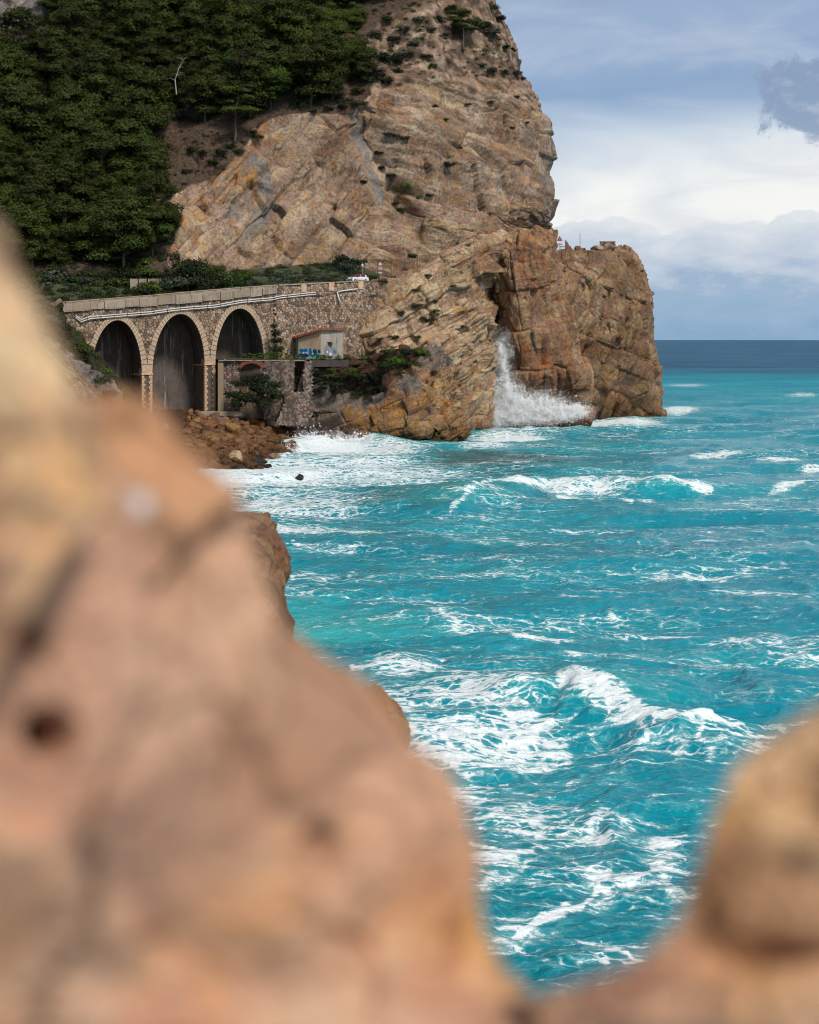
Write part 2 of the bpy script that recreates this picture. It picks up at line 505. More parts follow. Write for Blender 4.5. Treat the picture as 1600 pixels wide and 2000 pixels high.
M['boulder_pale'] = rock_mat('pale_boulder_stone', (0.5, 0.38, 0.27), (0.36, 0.26, 0.18), (0.4, 0.25, 0.12), (0.3, 0.28, 0.26), scale=1.6, wet=False)
M['boulder_wet'] = rock_mat('wet_boulder_stone', (0.035, 0.038, 0.042), (0.02, 0.02, 0.022), (0.06, 0.03, 0.015), (0.05, 0.05, 0.052), scale=1.6, wet=False)
M['near'] = rock_mat('near_rock', (0.86, 0.535, 0.335), (0.82, 0.455, 0.28), (0.82, 0.41, 0.15), (0.70, 0.475, 0.345), fine_amt=0.35, scale=9.0, wet=False,
                     streak=0.15, bump=0.25, ochre_amt=0.55, grey_amt=0.4, dirt=(0.10, 0.055, 0.03))
M['bluff'] = rock_mat('bluff_rock', (0.42, 0.25, 0.14), (0.26, 0.13, 0.07), (0.42, 0.19, 0.06), (0.25, 0.2, 0.16), scale=2.0, wet=False)

def leaf_mat(name, dark, lite, trans=0.25, alt=None):
    m, g = mat(name)
    tc = g.n('ShaderNodeTexCoord').outputs['Object']
    geo = g.n('ShaderNodeNewGeometry')
    oi = g.n('ShaderNodeObjectInfo')
    n = g.noise(tc, 0.5, 3)
    f = g.m('ADD', g.m('MULTIPLY', geo.outputs['Random Per Island'], 0.55), g.m('MULTIPLY', n, 0.45))
    c = g.ramp(f, [(0.15, dark), (0.85, lite)])
    hv = g.n('ShaderNodeHueSaturation', {'Hue': g.m('ADD', 0.484, g.m('MULTIPLY', oi.outputs['Random'], 0.038)), 'Saturation': 1.0,
                                         'Value': g.m('ADD', 0.48, g.m('MULTIPLY', oi.outputs['Random'], 0.75)), 'Fac': 1.0, 'Color': c}).outputs[0]
    if alt: hv = g.mix(g.ss(geo.outputs['Random Per Island'], 0.9, 0.93, 0, 0.7), hv, alt)
    b = g.n('ShaderNodeBsdfPrincipled', {'Base Color': hv, 'Roughness': 0.7, 'Specular IOR Level': 0.2})
    t = g.n('ShaderNodeBsdfTranslucent', {'Color': hv})
    finish(g, g.n('ShaderNodeMixShader', {0: trans, 1: b.outputs[0], 2: t.outputs[0]}))
    return m
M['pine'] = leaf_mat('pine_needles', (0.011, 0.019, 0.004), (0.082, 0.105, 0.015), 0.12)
M['pine_pale'] = leaf_mat('pale_pine_needles', (0.030, 0.048, 0.008), (0.12, 0.145, 0.022), 0.2)  # lighter green needles for part of the pines
M['shrub'] = leaf_mat('shrub_leaves', (0.016, 0.030, 0.008), (0.060, 0.085, 0.022), 0.2)
M['shrub_dark'] = leaf_mat('dark_shrub_leaves', (0.008, 0.016, 0.006), (0.030, 0.046, 0.015), 0.15)
M['shrub_bright'] = leaf_mat('bright_shrub_leaves', (0.03, 0.06, 0.006), (0.11, 0.165, 0.02), 0.25)
M['shrub_grey'] = leaf_mat('grey_shrub_leaves', (0.04, 0.055, 0.038), (0.11, 0.13, 0.085), 0.15)
M['shrub_brown'] = leaf_mat('withered_leaves', (0.05, 0.02, 0.01), (0.16, 0.07, 0.03), 0.15)
M['bark'] = plain('bark', (0.10, 0.075, 0.055), 0.9, scale=3)
M['dead'] = plain('bare_wood', (0.36, 0.33, 0.30), 0.9, scale=3)

def stone_mat(name, cols, rough=0.85, dirt=0.4):
    """masonry stones: every stone its own tone"""
    m, g = mat(name)
    tc = g.n('ShaderNodeTexCoord').outputs['Object']
    r = g.n('ShaderNodeNewGeometry').outputs['Random Per Island']
    n = len(cols)
    c = g.ramp(r, [(i / n, cc) for i, cc in enumerate(cols)], 'CONSTANT')
    c = g.mix(g.ss(g.noise(tc, 0.35, 6, 0.65, 0.5), 0.45, 0.68, 0, dirt), c, (0.06, 0.05, 0.043))
    c = g.mix(g.ss(g.noise(g.mapv(tc, scale=(1, 1, 0.15)), 0.8, 5, 0.65), 0.52, 0.7, 0, dirt), c, (0.05, 0.043, 0.04))
    c = g.mix(g.ss(g.noise(tc, 5.0, 5, 0.6), 0.35, 0.65, 0.35, 0), c, (0.09, 0.065, 0.05))
    bp = g.n('ShaderNodeBump', {'Height': g.noise(tc, 5.0, 6, 0.65), 'Strength': 0.8, 'Distance': 0.12})
    finish(g, g.n('ShaderNodeBsdfPrincipled', {'Base Color': c, 'Roughness': rough, 'Specular IOR Level': 0.2, 'Normal': bp}))
    return m
M['stone'] = stone_mat('rubble_stone', [(0.36, 0.26, 0.18), (0.44, 0.32, 0.23), (0.20, 0.14, 0.10), (0.33, 0.20, 0.12), (0.52, 0.41, 0.31), (0.15, 0.11, 0.09), (0.40, 0.27, 0.17)])
M['stone_ruin'] = stone_mat('ruin_stone', [(0.26, 0.21, 0.17), (0.34, 0.28, 0.23), (0.15, 0.11, 0.09), (0.25, 0.12, 0.085), (0.38, 0.33, 0.29), (0.12, 0.10, 0.09)], dirt=0.55)
M['mortar'] = plain('mortar', (0.10, 0.08, 0.065), 0.95, scale=1.2, var=0.4)
M['voussoir'] = stone_mat('dressed_stone', [(0.52, 0.37, 0.24), (0.45, 0.31, 0.19), (0.56, 0.42, 0.29), (0.48, 0.29, 0.165)], dirt=0.25)
M['quoin'] = plain('quoin_stone', (0.52, 0.34, 0.21), 0.85, scale=2.0, var=0.4, bump=0.05)
M['brick'] = stone_mat('red_brick', [(0.25, 0.075, 0.045), (0.21, 0.06, 0.04), (0.28, 0.10, 0.06)], dirt=0.3)
def concrete(name, c, drip=0.6, drips_light=None):
    m, g = mat(name)
    tc = g.n('ShaderNodeTexCoord').outputs['Object']
    n = g.noise(tc, 0.8, 7, 0.65)
    cc = g.ramp(n, [(0.3, tuple(v * 0.7 for v in c)), (0.7, tuple(v * 1.2 for v in c))])
    s = g.noise(g.mapv(tc, scale=(1, 1, 0.12)), 2.2, 6, 0.65)
    cc = g.mix(g.ss(s, 0.52, 0.68, 0, drip), cc, (0.045, 0.04, 0.035))
    oi = g.n('ShaderNodeObjectInfo').outputs['Random']
    cc = g.mix(g.m('MULTIPLY', g.ss(oi, 0.7, 1.0), g.ss(n, 0.4, 0.6, 0, 0.7)), cc, (0.28, 0.17, 0.06))
    cc = g.mix(g.m('MULTIPLY', oi, 0.35), cc, tuple(v * 0.6 for v in c))
    if drips_light:
        s2 = g.noise(g.mapv(tc, scale=(1, 1, 0.07)), 1.6, 5, 0.7)
        cc = g.mix(g.ss(s2, 0.56, 0.64, 0, 0.8), cc, drips_light)
    finish(g, g.n('ShaderNodeBsdfPrincipled', {'Base Color': cc, 'Roughness': 0.9, 'Specular IOR Level': 0.2,
                  'Normal': g.n('ShaderNodeBump', {'Height': g.noise(tc, 4, 6, 0.65), 'Strength': 0.6, 'Distance': 0.05})}))
    return m
M['concrete'] = concrete('old_concrete', (0.33, 0.265, 0.205), 0.55)
M['panel'] = concrete('precast_concrete', (0.40, 0.33, 0.26), 0.35)
M['vault'] = concrete('dark_vault', (0.12, 0.10, 0.088), 0.6, (0.34, 0.30, 0.26))  # dark tone with pale drips, for vaults and recess
M['asphalt'] = plain('asphalt', (0.055, 0.052, 0.05), 0.9, scale=3)
M['plaster'] = concrete('worn_plaster', (0.36, 0.32, 0.27), 0.65)
M['plaster_warm'] = concrete('warm_plaster', (0.44, 0.32, 0.21), 0.35)
M['tile'] = plain('roof_tile', (0.24, 0.065, 0.035), 0.85, scale=1.5, var=0.5)
M['pipe'] = plain('white_pipe', (0.56, 0.55, 0.53), 0.5, var=0.12)
M['dark'] = plain('dark_metal', (0.025, 0.025, 0.025), 0.6)
M['steel'] = plain('galvanised_steel', (0.35, 0.35, 0.35), 0.5, 0.6)
M['fence'] = plain('green_fence_wire', (0.03, 0.05, 0.035), 0.6)
M['rust'] = plain('rusty_post', (0.36, 0.19, 0.10), 0.8)
M['white'] = plain('white_paint', (0.75, 0.75, 0.75), 0.35, var=0.05)
M['car_white'] = plain('car_white_paint', (0.72, 0.74, 0.76), 0.25, var=0.03, spec=0.6)
M['car_red'] = plain('car_red_paint', (0.42, 0.03, 0.02), 0.3, var=0.1)
M['glass'] = plain('dark_glass', (0.02, 0.023, 0.028), 0.12, var=0.1, spec=0.8)
M['rubber'] = plain('rubber', (0.02, 0.02, 0.02), 0.85)
M['sign_red'] = plain('sign_red', (0.5, 0.03, 0.03), 0.5, var=0.1)
M['sign_green'] = plain('sign_green', (0.12, 0.30, 0.22), 0.5, var=0.1)
M['sign_teal'] = plain('sign_teal', (0.22, 0.36, 0.36), 0.5, var=0.1)
M['g_navy'] = plain('spray_paint_navy', (0.015, 0.03, 0.075), 0.6)
M['g_blue'] = plain('spray_paint_blue', (0.02, 0.10, 0.26), 0.6)
M['g_cyan'] = plain('spray_paint_cyan', (0.16, 0.42, 0.48), 0.6)
M['g_green'] = plain('spray_paint_green', (0.03, 0.20, 0.14), 0.6)
M['g_white'] = plain('spray_paint_white', (0.55, 0.55, 0.55), 0.6)
M['bin'] = plain('bin_plastic', (0.03, 0.05, 0.07), 0.5)

# ------------------------------------------------------------------ large structure: hillside and cliff
def rocky(S, sizes, R, amp, seed, mask=None, fb=0.5, fbs=0.12, tilt=0.7):
    """displace a grid along its normals by jointed blocks at several sizes. returns surface, block tone, joint distance"""
    n = toward_cam(S, grid_normals(S))
    d = fbm(S * fbs, 3, seed, gain=0.4) * fb
    cell = 0; crack = 9
    warp = np.stack([fbm(S * 0.09 + 31 * k, 3, seed + 40 + k) for k in range(3)], -1)
    mm = 1 if mask is None else mask
    slab = 0.22 + 0.78 * sstep(fbm(S * 0.075, 2, seed + 95), -0.25, 0.3)      # smooth slabs between shattered zones
    for k, (sz, a) in enumerate(zip(sizes, amp)):
        ww = S + warp * (np.mean(sz) * (0.16, 0.22, 0.3)[min(k, 2)])
        if k == 1:      # broken blocks between the regular ones
            v, c, e = facet(ww, sz, R, seed + 7 * k, tilt, soft=60)
            v2, c2, e2 = blocks(ww, sz, R, seed + 3, tilt)
            m2 = sstep(fbm(S * 0.13, 2, seed + 90), -0.15, 0.05)
            v, c, e = v * (1 - m2) + v2 * m2, np.where(m2 > .5, c2, c), np.where(m2 > .5, e2, e)
        else:
            v, c, e = blocks(ww, sz, R, seed + 7 * k, tilt)
        d = d + (v * a - 0.15 * a * np.exp(-(e / 0.06) ** 2)) * mm * (1 if k == 0 else slab)
        if k == min(1, len(sizes) - 1): cell = c; crack = e
    return S + n * d[..., None], cell, crack

# rows: photo height; columns: photo position, distance. The face stands 290-345 m away
def hill_Y(py, px):
    e = (HY - py) / FPX
    slope = 270.5 / (1 - e)                                   # 45 degree wooded slope
    r = np.interp(px, [300, 380, 420, 540, 640, 720, 800, 900, 1090], [0, .3, .6, 1, 1, 1, 1, 1, 1])
    base = np.interp(px, [300, 420, 540, 640, 720, 840, 940, 1090], [292, 297, 300, 301, 303, 308, 319, 331])
    top = np.interp(px, [300, 360, 420, 540, 690, 730, 800, 900, 1000, 1090], [430, 350, 270, 222, 215, 180, 160, 150, 150, 150])   # edge of the rock face
    eb = (HY - 545) / FPX
    y = py
    et = (HY - np.minimum(y, top)) / FPX
    rise = np.clip((545 - y) / 300.0, -0.4, None)
    cliff = base + 9.0 * np.minimum(rise, (545 - top) / 300.0)
    zt = CZ + (HY - top) / FPX * cliff
    c = np.interp(px, [540, 760, 1000], [1.0, 0.85, 0.6])
    up = (cliff + (CZ - zt) * c) / (1 - e * c)
    cliff = np.where(y < top, np.maximum(up, cliff), cliff)
    out = slope * (1 - r) + cliff * r
    return np.where(py > 575, np.maximum(out, 296), out)         # the foot stays behind the road
edge_y = [-220, -60, 0, 40, 90, 130, 180, 230, 280, 340, 400, 430, 460, 490, 540, 640]
edge_x = [880, 940, 966, 981, 1006, 1022, 1042, 1061, 1071, 1077, 1083, 1079, 1068, 1052, 1030, 1010]
rows = [860, 740, 640, 590, 540, 500, 460, 430, 400, 340, 290, 240, 200, 160, 120, 70, 20, -40, -120, -220]
net = []
for py in rows:
    ex = np.interp(py, edge_y, edge_x)
    cols = [-420, -200, -60, 60, 150, 240, 310, 360, 410, 470, 540, 610, 670, 720, 780, 840, 890]
    cols = [c for c in cols]
    rr = [(c, py, float(hill_Y(py, c))) for c in cols]
    under = -6.0 * np.exp(-((py - 400) / 60.0) ** 2)           # the bulge above the overhang
    for f, dy in ((0.35, 0), (0.6, 1), (0.8, 3), (0.93, 7), (1.0, 13)):
        c = 890 + (ex - 890) * f
        rr.append((c, py, float(hill_Y(py, c)) + dy + under * f * 0.6))
    y0 = rr[-1][2]
    rr += [(ex - 25, py, y0 + 14), (ex - 110, py, y0 + 34), (ex - 260, py, y0 + 60)]
    net.append(rr)
S = net_surface(net, 400, 640)
px, py = topx(S)
FOREST = [(-300, 640), (-300, -260), (960, -260), (900, -40), (800, 10), (735, 40), (700, 110), (722, 180), (690, 222), (540, 224), (470, 262), (330, 250), (290, 300), (300, 385), (330, 430), (325, 520), (440, 600)]
soil = inpoly(px, py, FOREST).astype(float)
soil = np.maximum(soil, 0.75 * inpoly(px, py, [(285, 240), (470, 255), (500, 262), (440, 330), (330, 380), (270, 390)]))      # scree scar
soil = np.maximum(soil, 0.50 * inpoly(px, py, [(690, 20), (900, -40), (990, -60), (1010, 90), (1035, 160), (930, 150), (800, 165), (720, 180)]))
soil = np.maximum(soil, sstep(py, 530, 556) * (px < 860))
soil[(px < 95) & (py < 62) & (py > -120)] = 0.0
for _ in range(6):
    soil[1:-1, 1:-1] = (soil[1:-1, 1:-1] * 2 + soil[:-2, 1:-1] + soil[2:, 1:-1] + soil[1:-1, :-2] + soil[1:-1, 2:]) / 6
hill_base = S.copy()
och = sstep(-segdist(px, py, [(300, 400), (330, 480), (400, 400), (480, 330), (540, 240)]), -75, -20) * 0.5
och = np.maximum(och, 0.35 * np.exp(-((px - 600) / 90) ** 2 - ((py - 380) / 90) ** 2))
gre = np.maximum(np.exp(-((px - 440) / 45) ** 2 - ((py - 410) / 60) ** 2) * 0.6, np.exp(-(segdist(px, py, [(500, 290), (530, 400), (480, 470)]) / 22) ** 2) * 0.6)
gre = np.maximum(gre, np.exp(-(segdist(px, py, [(690, 215), (720, 300), (745, 380)]) / 16) ** 2) * 0.75)
gre = np.maximum(gre, 0.45 * sstep(px, 1020, 1075)); gre = np.maximum(gre, ((px < 95) & (py < 62)) * 1.0)
gre = np.maximum(gre, 0.4 * np.exp(-((px - 930) / 90) ** 2 - ((py - 350) / 60) ** 2))
n0 = toward_cam(S, grid_normals(S))
rockm = 1 - 0.8 * soil
# gullies and the raised rib of the face
g1 = segdist(px, py, [(700, 235), (760, 330), (800, 420), (845, 510)])
S = S - n0 * (3.2 * np.exp(-(g1 / 26) ** 2) * rockm)[..., None]
g2 = segdist(px, py, [(720, 215), (830, 260), (960, 330)])
S = S + n0 * (1.4 * np.exp(-(g2 / 40) ** 2) * rockm)[..., None]
g3 = segdist(px, py, [(350, 480), (470, 330), (540, 240)])
S = S - n0 * (1.8 * np.exp(-(g3 / 18) ** 2) * rockm)[..., None]
left = sstep(px, 760, 680)
Rl, Rr = rot('Y', 52), rot('Y', -14)
A1, c1, k1 = rocky(S, [(16, 9, 5.5), (7, 4, 1.9), (2.0, 1.4, 0.65)], Rl, (2.6, 0.9, 0.22), 3, rockm, 1.6, 0.07, 0.8)
A2, c2, k2 = rocky(S, [(17, 9, 4.6), (7.5, 4, 1.6), (2.2, 1.5, 0.6)], Rr, (2.4, 0.8, 0.22), 31, rockm, 1.6, 0.07, 0.8)
lf = left[..., None]
S = A1 * lf + A2 * (1 - lf)
hill = mk('cliff', S, grid_faces(*S.shape[:2]), M['cliff'], smooth=False, kind='structure',
          attrs={**rock_attrs(S, 1.0, (-14, 0.5), 5), 'bed': rock_attrs(S, 1.0, (52, 0.6), 8)['bed'] * left + rock_attrs(S, 1.0, (-14, 0.7), 9)['bed'] * (1 - left), 'cell': c1 * left + c2 * (1 - left), 'crack': np.where(soil > 0.4, 1, k1 * left + k2 * (1 - left)), 'soil': soil, 'ochre': och, 'grey': gre})
hill_S = S
hpx, hpy = topx(S)

# ------------------------------------------------------------------ headland rocks
def rock_patch(name, net, nr, nc, mat_, sizes, R, amp, seed, band=(27, 1.0), scale=1.0, fb=0.8, fbs=0.15, tilt=0.8, soilf=None, ochf=None, gref=None, extra=None, kind='structure', smooth=False):
    S = net_surface(net, nr, nc)
    px, py = topx(S)
    if extra is not None:
        n = toward_cam(S, grid_normals(S))
        S = S + n * extra(px, py, S)[..., None]
    S2, c, k = rocky(S, sizes, R, amp, seed, None, fb, fbs, tilt)
    z = np.zeros(px.shape)
    o = mk(name, S2, grid_faces(*S2.shape[:2]), mat_, smooth=smooth, kind=kind,
           attrs={**rock_attrs(S2, scale, band, seed), 'cell': c, 'crack': k, 'soil': z if soilf is None else soilf(px, py), 'ochre': z if ochf is None else ochf(px, py), 'grey': z if gref is None else gref(px, py)})
    return o, S2
def blob(px, py, *bl):
    f = np.zeros(np.shape(px))
    for cx, cy, rx, ry, s in bl:
        f = np.maximum(f, s * np.exp(-((px - cx) / rx) ** 2 - ((py - cy) / ry) ** 2))
    return f

# tip: stands farthest out
def row(py, xs, ys): return [(x, py, y) for x, y in zip(xs, ys)]
tipnet = [row(497, (1040, 1080, 1105, 1150, 1190, 1222, 1232, 1215, 1150), (352, 352, 352, 353, 354, 357, 364, 376, 392)),
          row(508, (1040, 1080, 1105, 1150, 1195, 1228, 1240, 1222, 1150), (336, 337, 338, 341, 343, 347, 355, 372, 388)),
          row(545, (1040, 1085, 1115, 1158, 1205, 1242, 1255, 1235, 1150), (334, 335, 335, 337, 340, 344, 352, 370, 386)),
          row(610, (1040, 1090, 1125, 1168, 1212, 1252, 1265, 1245, 1150), (333, 334, 334, 336, 339, 342, 350, 369, 385)),
          row(680, (1050, 1100, 1135, 1175, 1220, 1264, 1276, 1255, 1160), (335, 335, 335, 336, 339, 342, 350, 369, 385)),
          row(750, (1060, 1110, 1145, 1185, 1230, 1272, 1286, 1265, 1170), (337, 337, 337, 338, 340, 343, 351, 370, 385)),
          row(812, (1070, 1120, 1155, 1195, 1240, 1280, 1295, 1275, 1180), (340, 341, 341, 342, 344, 346, 353, 371, 386)),
          row(845, (1070, 1120, 1155, 1195, 1240, 1283, 1298, 1278, 1180), (341, 342, 342, 343, 345, 347, 354, 372, 387))]
tip, tip_S = rock_patch('headland_tip', tipnet, 300, 300, M['tip'], [(4.5, 5, 11), (1.7, 2.0, 4.6), (0.6, 0.7, 1.3)], rot('Y', -22), (2.2, 1.0, 0.22), 51, (-28, 0.4), 1.0, 1.2, 0.1,
                        gref=lambda x, y: blob(x, y, (1160, 520, 60, 25, 0.5), (1220, 560, 40, 50, 0.4)), ochf=lambda x, y: blob(x, y, (1180, 700, 60, 40, 0.35)))
# pillar in the middle
pilnet = [row(452, (930, 965, 1000, 1035, 1060, 1072, 1060, 1000), (318, 316, 315, 316, 319, 325, 334, 344)),
          row(475, (925, 960, 1000, 1040, 1072, 1082, 1070, 1000), (311, 309, 308, 309, 312, 319, 330, 342)),
          row(520, (925, 960, 1000, 1045, 1085, 1097, 1085, 1010), (311, 308, 305, 306, 309, 317, 329, 341)),
          row(570, (930, 962, 1000, 1050, 1092, 1108, 1095, 1020), (314, 310, 304, 305, 309, 317, 329, 341)),
          row(630, (935, 965, 1005, 1055, 1102, 1122, 1108, 1030), (316, 313, 304, 304, 309, 317, 329, 341)),
          row(690, (940, 968, 1010, 1065, 1115, 1136, 1122, 1040), (317, 315, 305, 304, 309, 317, 329, 341)),
          row(730, (940, 968, 1012, 1070, 1122, 1144, 1130, 1050), (317, 316, 306, 304, 308, 317, 329, 341)),
          row(785, (940, 968, 1012, 1068, 1118, 1143, 1130, 1050), (317, 316, 308, 307, 310, 318, 330, 341)),
          row(850, (940, 968, 1012, 1070, 1120, 1142, 1130, 1050), (317, 316, 309, 308, 311, 319, 330, 341))]
pil, pil_S = rock_patch('rock_pillar', pilnet, 330, 260, M['pillar'], [(4, 4.5, 8), (1.5, 1.8, 3.0), (0.55, 0.6, 0.8)], rot('Y', 8), (2.0, 0.9, 0.2), 61, (10, 0.35), 1.0, 1.1, 0.12,
                        ochf=lambda x, y: blob(x, y, (1050, 720, 60, 70, 0.55), (1000, 600, 30, 60, 0.3)), gref=lambda x, y: blob(x, y, (1060, 660, 45, 40, 0.3), (1040, 480, 40, 20, 0.25)),
                        extra=lambda px, py, S: 1.5 * np.exp(-((px - 1128) / 14) ** 2) * sstep(py, 690, 715) * sstep(py, 800, 770) - 3.0 * np.exp(-((px - 1098) / 9) ** 2) * sstep(py, 700, 730) * sstep(py, 815, 790) - 1.8 * np.exp(-((px - 1062) / 7) ** 2) * sstep(py, 650, 690) * sstep(py, 770, 740))
# bedded slope between road and pillar; steps down to a vertical wall on the right
headnet = [row(545, (640, 690, 716, 760, 800, 835, 860, 900, 950, 990, 1020, 1010), (300, 297, 296, 296, 298, 300, 304, 308, 312, 316, 322, 334)),
           row(541, (640, 690, 716, 760, 800, 835, 860, 900, 950, 990, 1020, 1010), (288, 287, 287, 288, 291, 295, 298, 304, 308, 312, 320, 334)),
           row(552, (640, 690, 718, 760, 800, 835, 865, 905, 948, 985, 1010, 1000), (284, 283, 283, 284.5, 287, 290, 293, 297, 302, 307, 318, 332)),
           row(585, (640, 690, 716, 755, 795, 835, 870, 905, 940, 965, 985, 980), (283, 283, 282, 282, 284, 287, 290, 294, 299, 305, 316, 330)),
           row(630, (640, 690, 712, 745, 785, 830, 870, 905, 940, 960, 975, 970), (282, 282, 280.5, 279, 281, 284, 287, 291, 296, 302, 314, 328)),
           row(665, (640, 685, 708, 740, 780, 825, 870, 910, 942, 958, 966, 962), (281, 281, 279, 277, 279, 282, 285, 289, 294, 301, 312, 326)),
           row(700, (640, 680, 705, 740, 780, 825, 870, 912, 948, 962, 968, 964), (281, 280, 278, 276.5, 278, 281, 284, 288, 293, 301, 312, 326)),
           row(770, (650, 690, 715, 750, 790, 835, 880, 918, 952, 965, 971, 967), (284, 283, 281, 280, 281, 283, 285.5, 289, 294, 302, 312, 326)),
           row(850, (650, 690, 715, 750, 790, 840, 885, 920, 950, 960, 965, 962), (288, 287, 286, 285, 285, 286, 288, 291, 296, 304, 313, 326))]
# raise the upper part: ridge crest follows the skyline of the rock
crest_x = [690, 716, 745, 770, 800, 845, 870, 900, 940, 970, 1000, 1020]
crest_y = [556, 552, 545, 535, 529, 512, 487, 475, 458, 452, 450, 462]
for ri in (0, 1, 2, 3, 4):
    f = (1.0, 1.0, 0.93, 0.6, 0.25)[ri]
    for ci in range(len(headnet[ri])):
        x, y, Y = headnet[ri][ci]
        off = np.interp(x, crest_x, crest_y) - 541
        headnet[ri][ci] = (x, y + off * f + (4 if ri == 0 else 0), Y)
head, head_S = rock_patch('headland', headnet, 400, 440, M['headland'], [(13, 6, 3.4), (5.5, 4, 1.25), (1.6, 1.3, 0.5)], rot('Y', 27), (1.9, 0.9, 0.2), 71, (27, 1.0), 1.0, 1.0, 0.12,
                          gref=lambda x, y: np.maximum(blob(x, y, (790, 625, 40, 14, 0.6), (860, 590, 40, 16, 0.5), (950, 560, 30, 20, 0.3)), 0.9 * sstep(x, 730, 705) * 0),
                          ochf=lambda x, y: blob(x, y, (900, 600, 30, 60, 0.35), (930, 740, 40, 80, 0.45), (880, 500, 30, 25, 0.3)),
                          soilf=lambda x, y: blob(x, y, (735, 552, 20, 8, 0.5)),
                          extra=lambda px, py, S: -2.5 * np.exp(-((px - 872) / 9) ** 2) * sstep(py, 650, 700) - 0.9 * np.exp(-(segdist(px, py, [(978, 505), (982, 560), (960, 590)]) / 8) ** 2))
# low outcrop in front
outnet = [row(708, (590, 640, 690, 730, 770, 815, 850, 868, 875, 860), (288, 286, 285, 284, 284, 284, 286, 289, 294, 302)),
          row(700, (590, 640, 690, 730, 770, 815, 850, 872, 882, 865), (281, 281, 280, 279, 278, 277, 279, 283, 290, 300)),
          row(725, (588, 640, 690, 730, 770, 815, 855, 880, 890, 872), (278, 278, 277, 276, 275, 274, 275, 279, 288, 299)),
          row(760, (580, 635, 690, 730, 770, 820, 862, 888, 898, 880), (276, 276, 275.5, 274, 272, 270.5, 272, 276, 286, 298)),
          row(800, (560, 620, 680, 730, 775, 825, 868, 896, 907, 888), (271, 271, 271, 270, 268, 267, 268.5, 273, 284, 297)),
          row(835, (545, 610, 675, 725, 775, 828, 872, 902, 913, 894), (272, 271, 269, 267, 266, 264.5, 266, 270, 282, 296)),
          row(866, (540, 605, 670, 720, 772, 828, 874, 904, 915, 896), (273, 272, 270, 268, 267, 265, 266, 270, 282, 296)),
          row(895, (540, 605, 670, 720, 772, 828, 874, 905, 916, 898), (273, 272, 270, 268, 267, 265, 266, 270, 282, 296))]
def out_top(x): return np.interp(x, [540, 600, 700, 760, 830, 870, 900], [722, 712, 700, 690, 672, 690, 720])
for ri, sh in enumerate((8, 8, 6, 4, 2)):
    outnet[ri] = [(x, y, Y - (sh if x <= 770 else 0)) for x, y, Y in outnet[ri]]
for ri in (0, 1, 2):
    outnet[ri] = [(x, y + (out_top(x) - 700) * (1, 1, 0.6)[ri], Y) for x, y, Y in outnet[ri]]
outc, out_S = rock_patch('outcrop', outnet, 300, 420, M['outcrop'], [(6, 4, 2.6), (2.2, 1.8, 1.0), (0.8, 0.7, 0.45)], rot('Y', 24), (1.8, 0.9, 0.2), 81, (24, 0.8), 1.0, 1.0, 0.14,
                         gref=lambda x, y: np.maximum(blob(x, y, (850, 700, 40, 30, 1.1), (800, 745, 30, 22, 1.0), (700, 770, 60, 25, 0.9), (840, 810, 40, 18, 0.5)), 1.1 * sstep(x, 690, 640)),
                         ochf=lambda x, y: blob(x, y, (760, 790, 60, 25, 0.7), (870, 800, 25, 40, 0.6)),
                         soilf=lambda x, y: 0.85 * inpoly(x, y, [(590, 690), (830, 670), (820, 700), (770, 740), (740, 770), (690, 765), (640, 745), (600, 730)]),
                         extra=lambda px, py, S: -2.2 * blob(px, py, (858, 838, 14, 9, 1.0), (836, 850, 9, 7, .7)))
# fallen rock in the surf at the foot of the pillar
stubnet = [row(795, (1110, 1120, 1135, 1150, 1156, 1150), (312, 309, 308, 309, 313, 318)),
           row(800, (1095, 1112, 1134, 1151, 1158, 1152), (309, 305.5, 304.5, 306, 311, 318)),
           row(822, (1092, 1110, 1133, 1150, 1157, 1150), (309, 306, 305, 306, 311, 318)),
           row(850, (1094, 1108, 1128, 1143, 1148, 1142), (310, 307, 306, 307, 312, 318))]
rock_patch('surf_rock', stubnet, 60, 70, M['pillar'], [(2, 2, 2), (0.8, 0.8, 1.2)], rot('Y', -10), (0.9, 0.4), 91, (0, 0.4), 1.0, 0.3, 0.3)

# spur with shrubs on the near side of the arches
spnet = [row(590, (-60, 20, 60, 85, 100, 110, 90), (238, 236, 234, 234, 236, 240, 250)),
         row(640, (-60, 20, 70, 105, 130, 140, 120), (236, 234, 231, 230, 232, 237, 248)),
         row(700, (-60, 40, 100, 145, 178, 188, 165), (233, 230, 227, 226, 228, 234, 246)),
         row(760, (-60, 60, 130, 185, 225, 237, 210), (230, 227, 224, 223, 225, 232, 244)),
         row(810, (-60, 80, 160, 220, 275, 286, 255), (228, 224, 221, 221, 223, 230, 242)),
         row(860, (-60, 100, 190, 260, 320, 335, 300), (225, 220, 218, 218, 220, 228, 240)),
         row(950, (-60, 120, 220, 300, 370, 385, 350), (218, 213, 211, 211, 214, 222, 236)),
         row(1040, (-60, 120, 220, 320, 400, 420, 380), (214, 208, 206, 206, 209, 218, 232))]
spur, spur_S = rock_patch('spur', spnet, 260, 200, M['spur'], [(4, 4, 2.2), (1.5, 1.5, 0.8), (0.6, 0.6, 0.3)], rot('Y', -40), (1.5, 0.9, 0.35), 101, (-40, 0.8), 1.0, 0.8, 0.15,
                          soilf=lambda x, y: 0.9 * inpoly(x, y, [(60, 570), (120, 600), (300, 815), (255, 800), (190, 730), (130, 680), (80, 650), (60, 620)]),
                          gref=lambda x, y: 1.0 * np.exp(-(segdist(x, y, [(130, 690), (200, 750), (280, 830)]) / 16) ** 2))

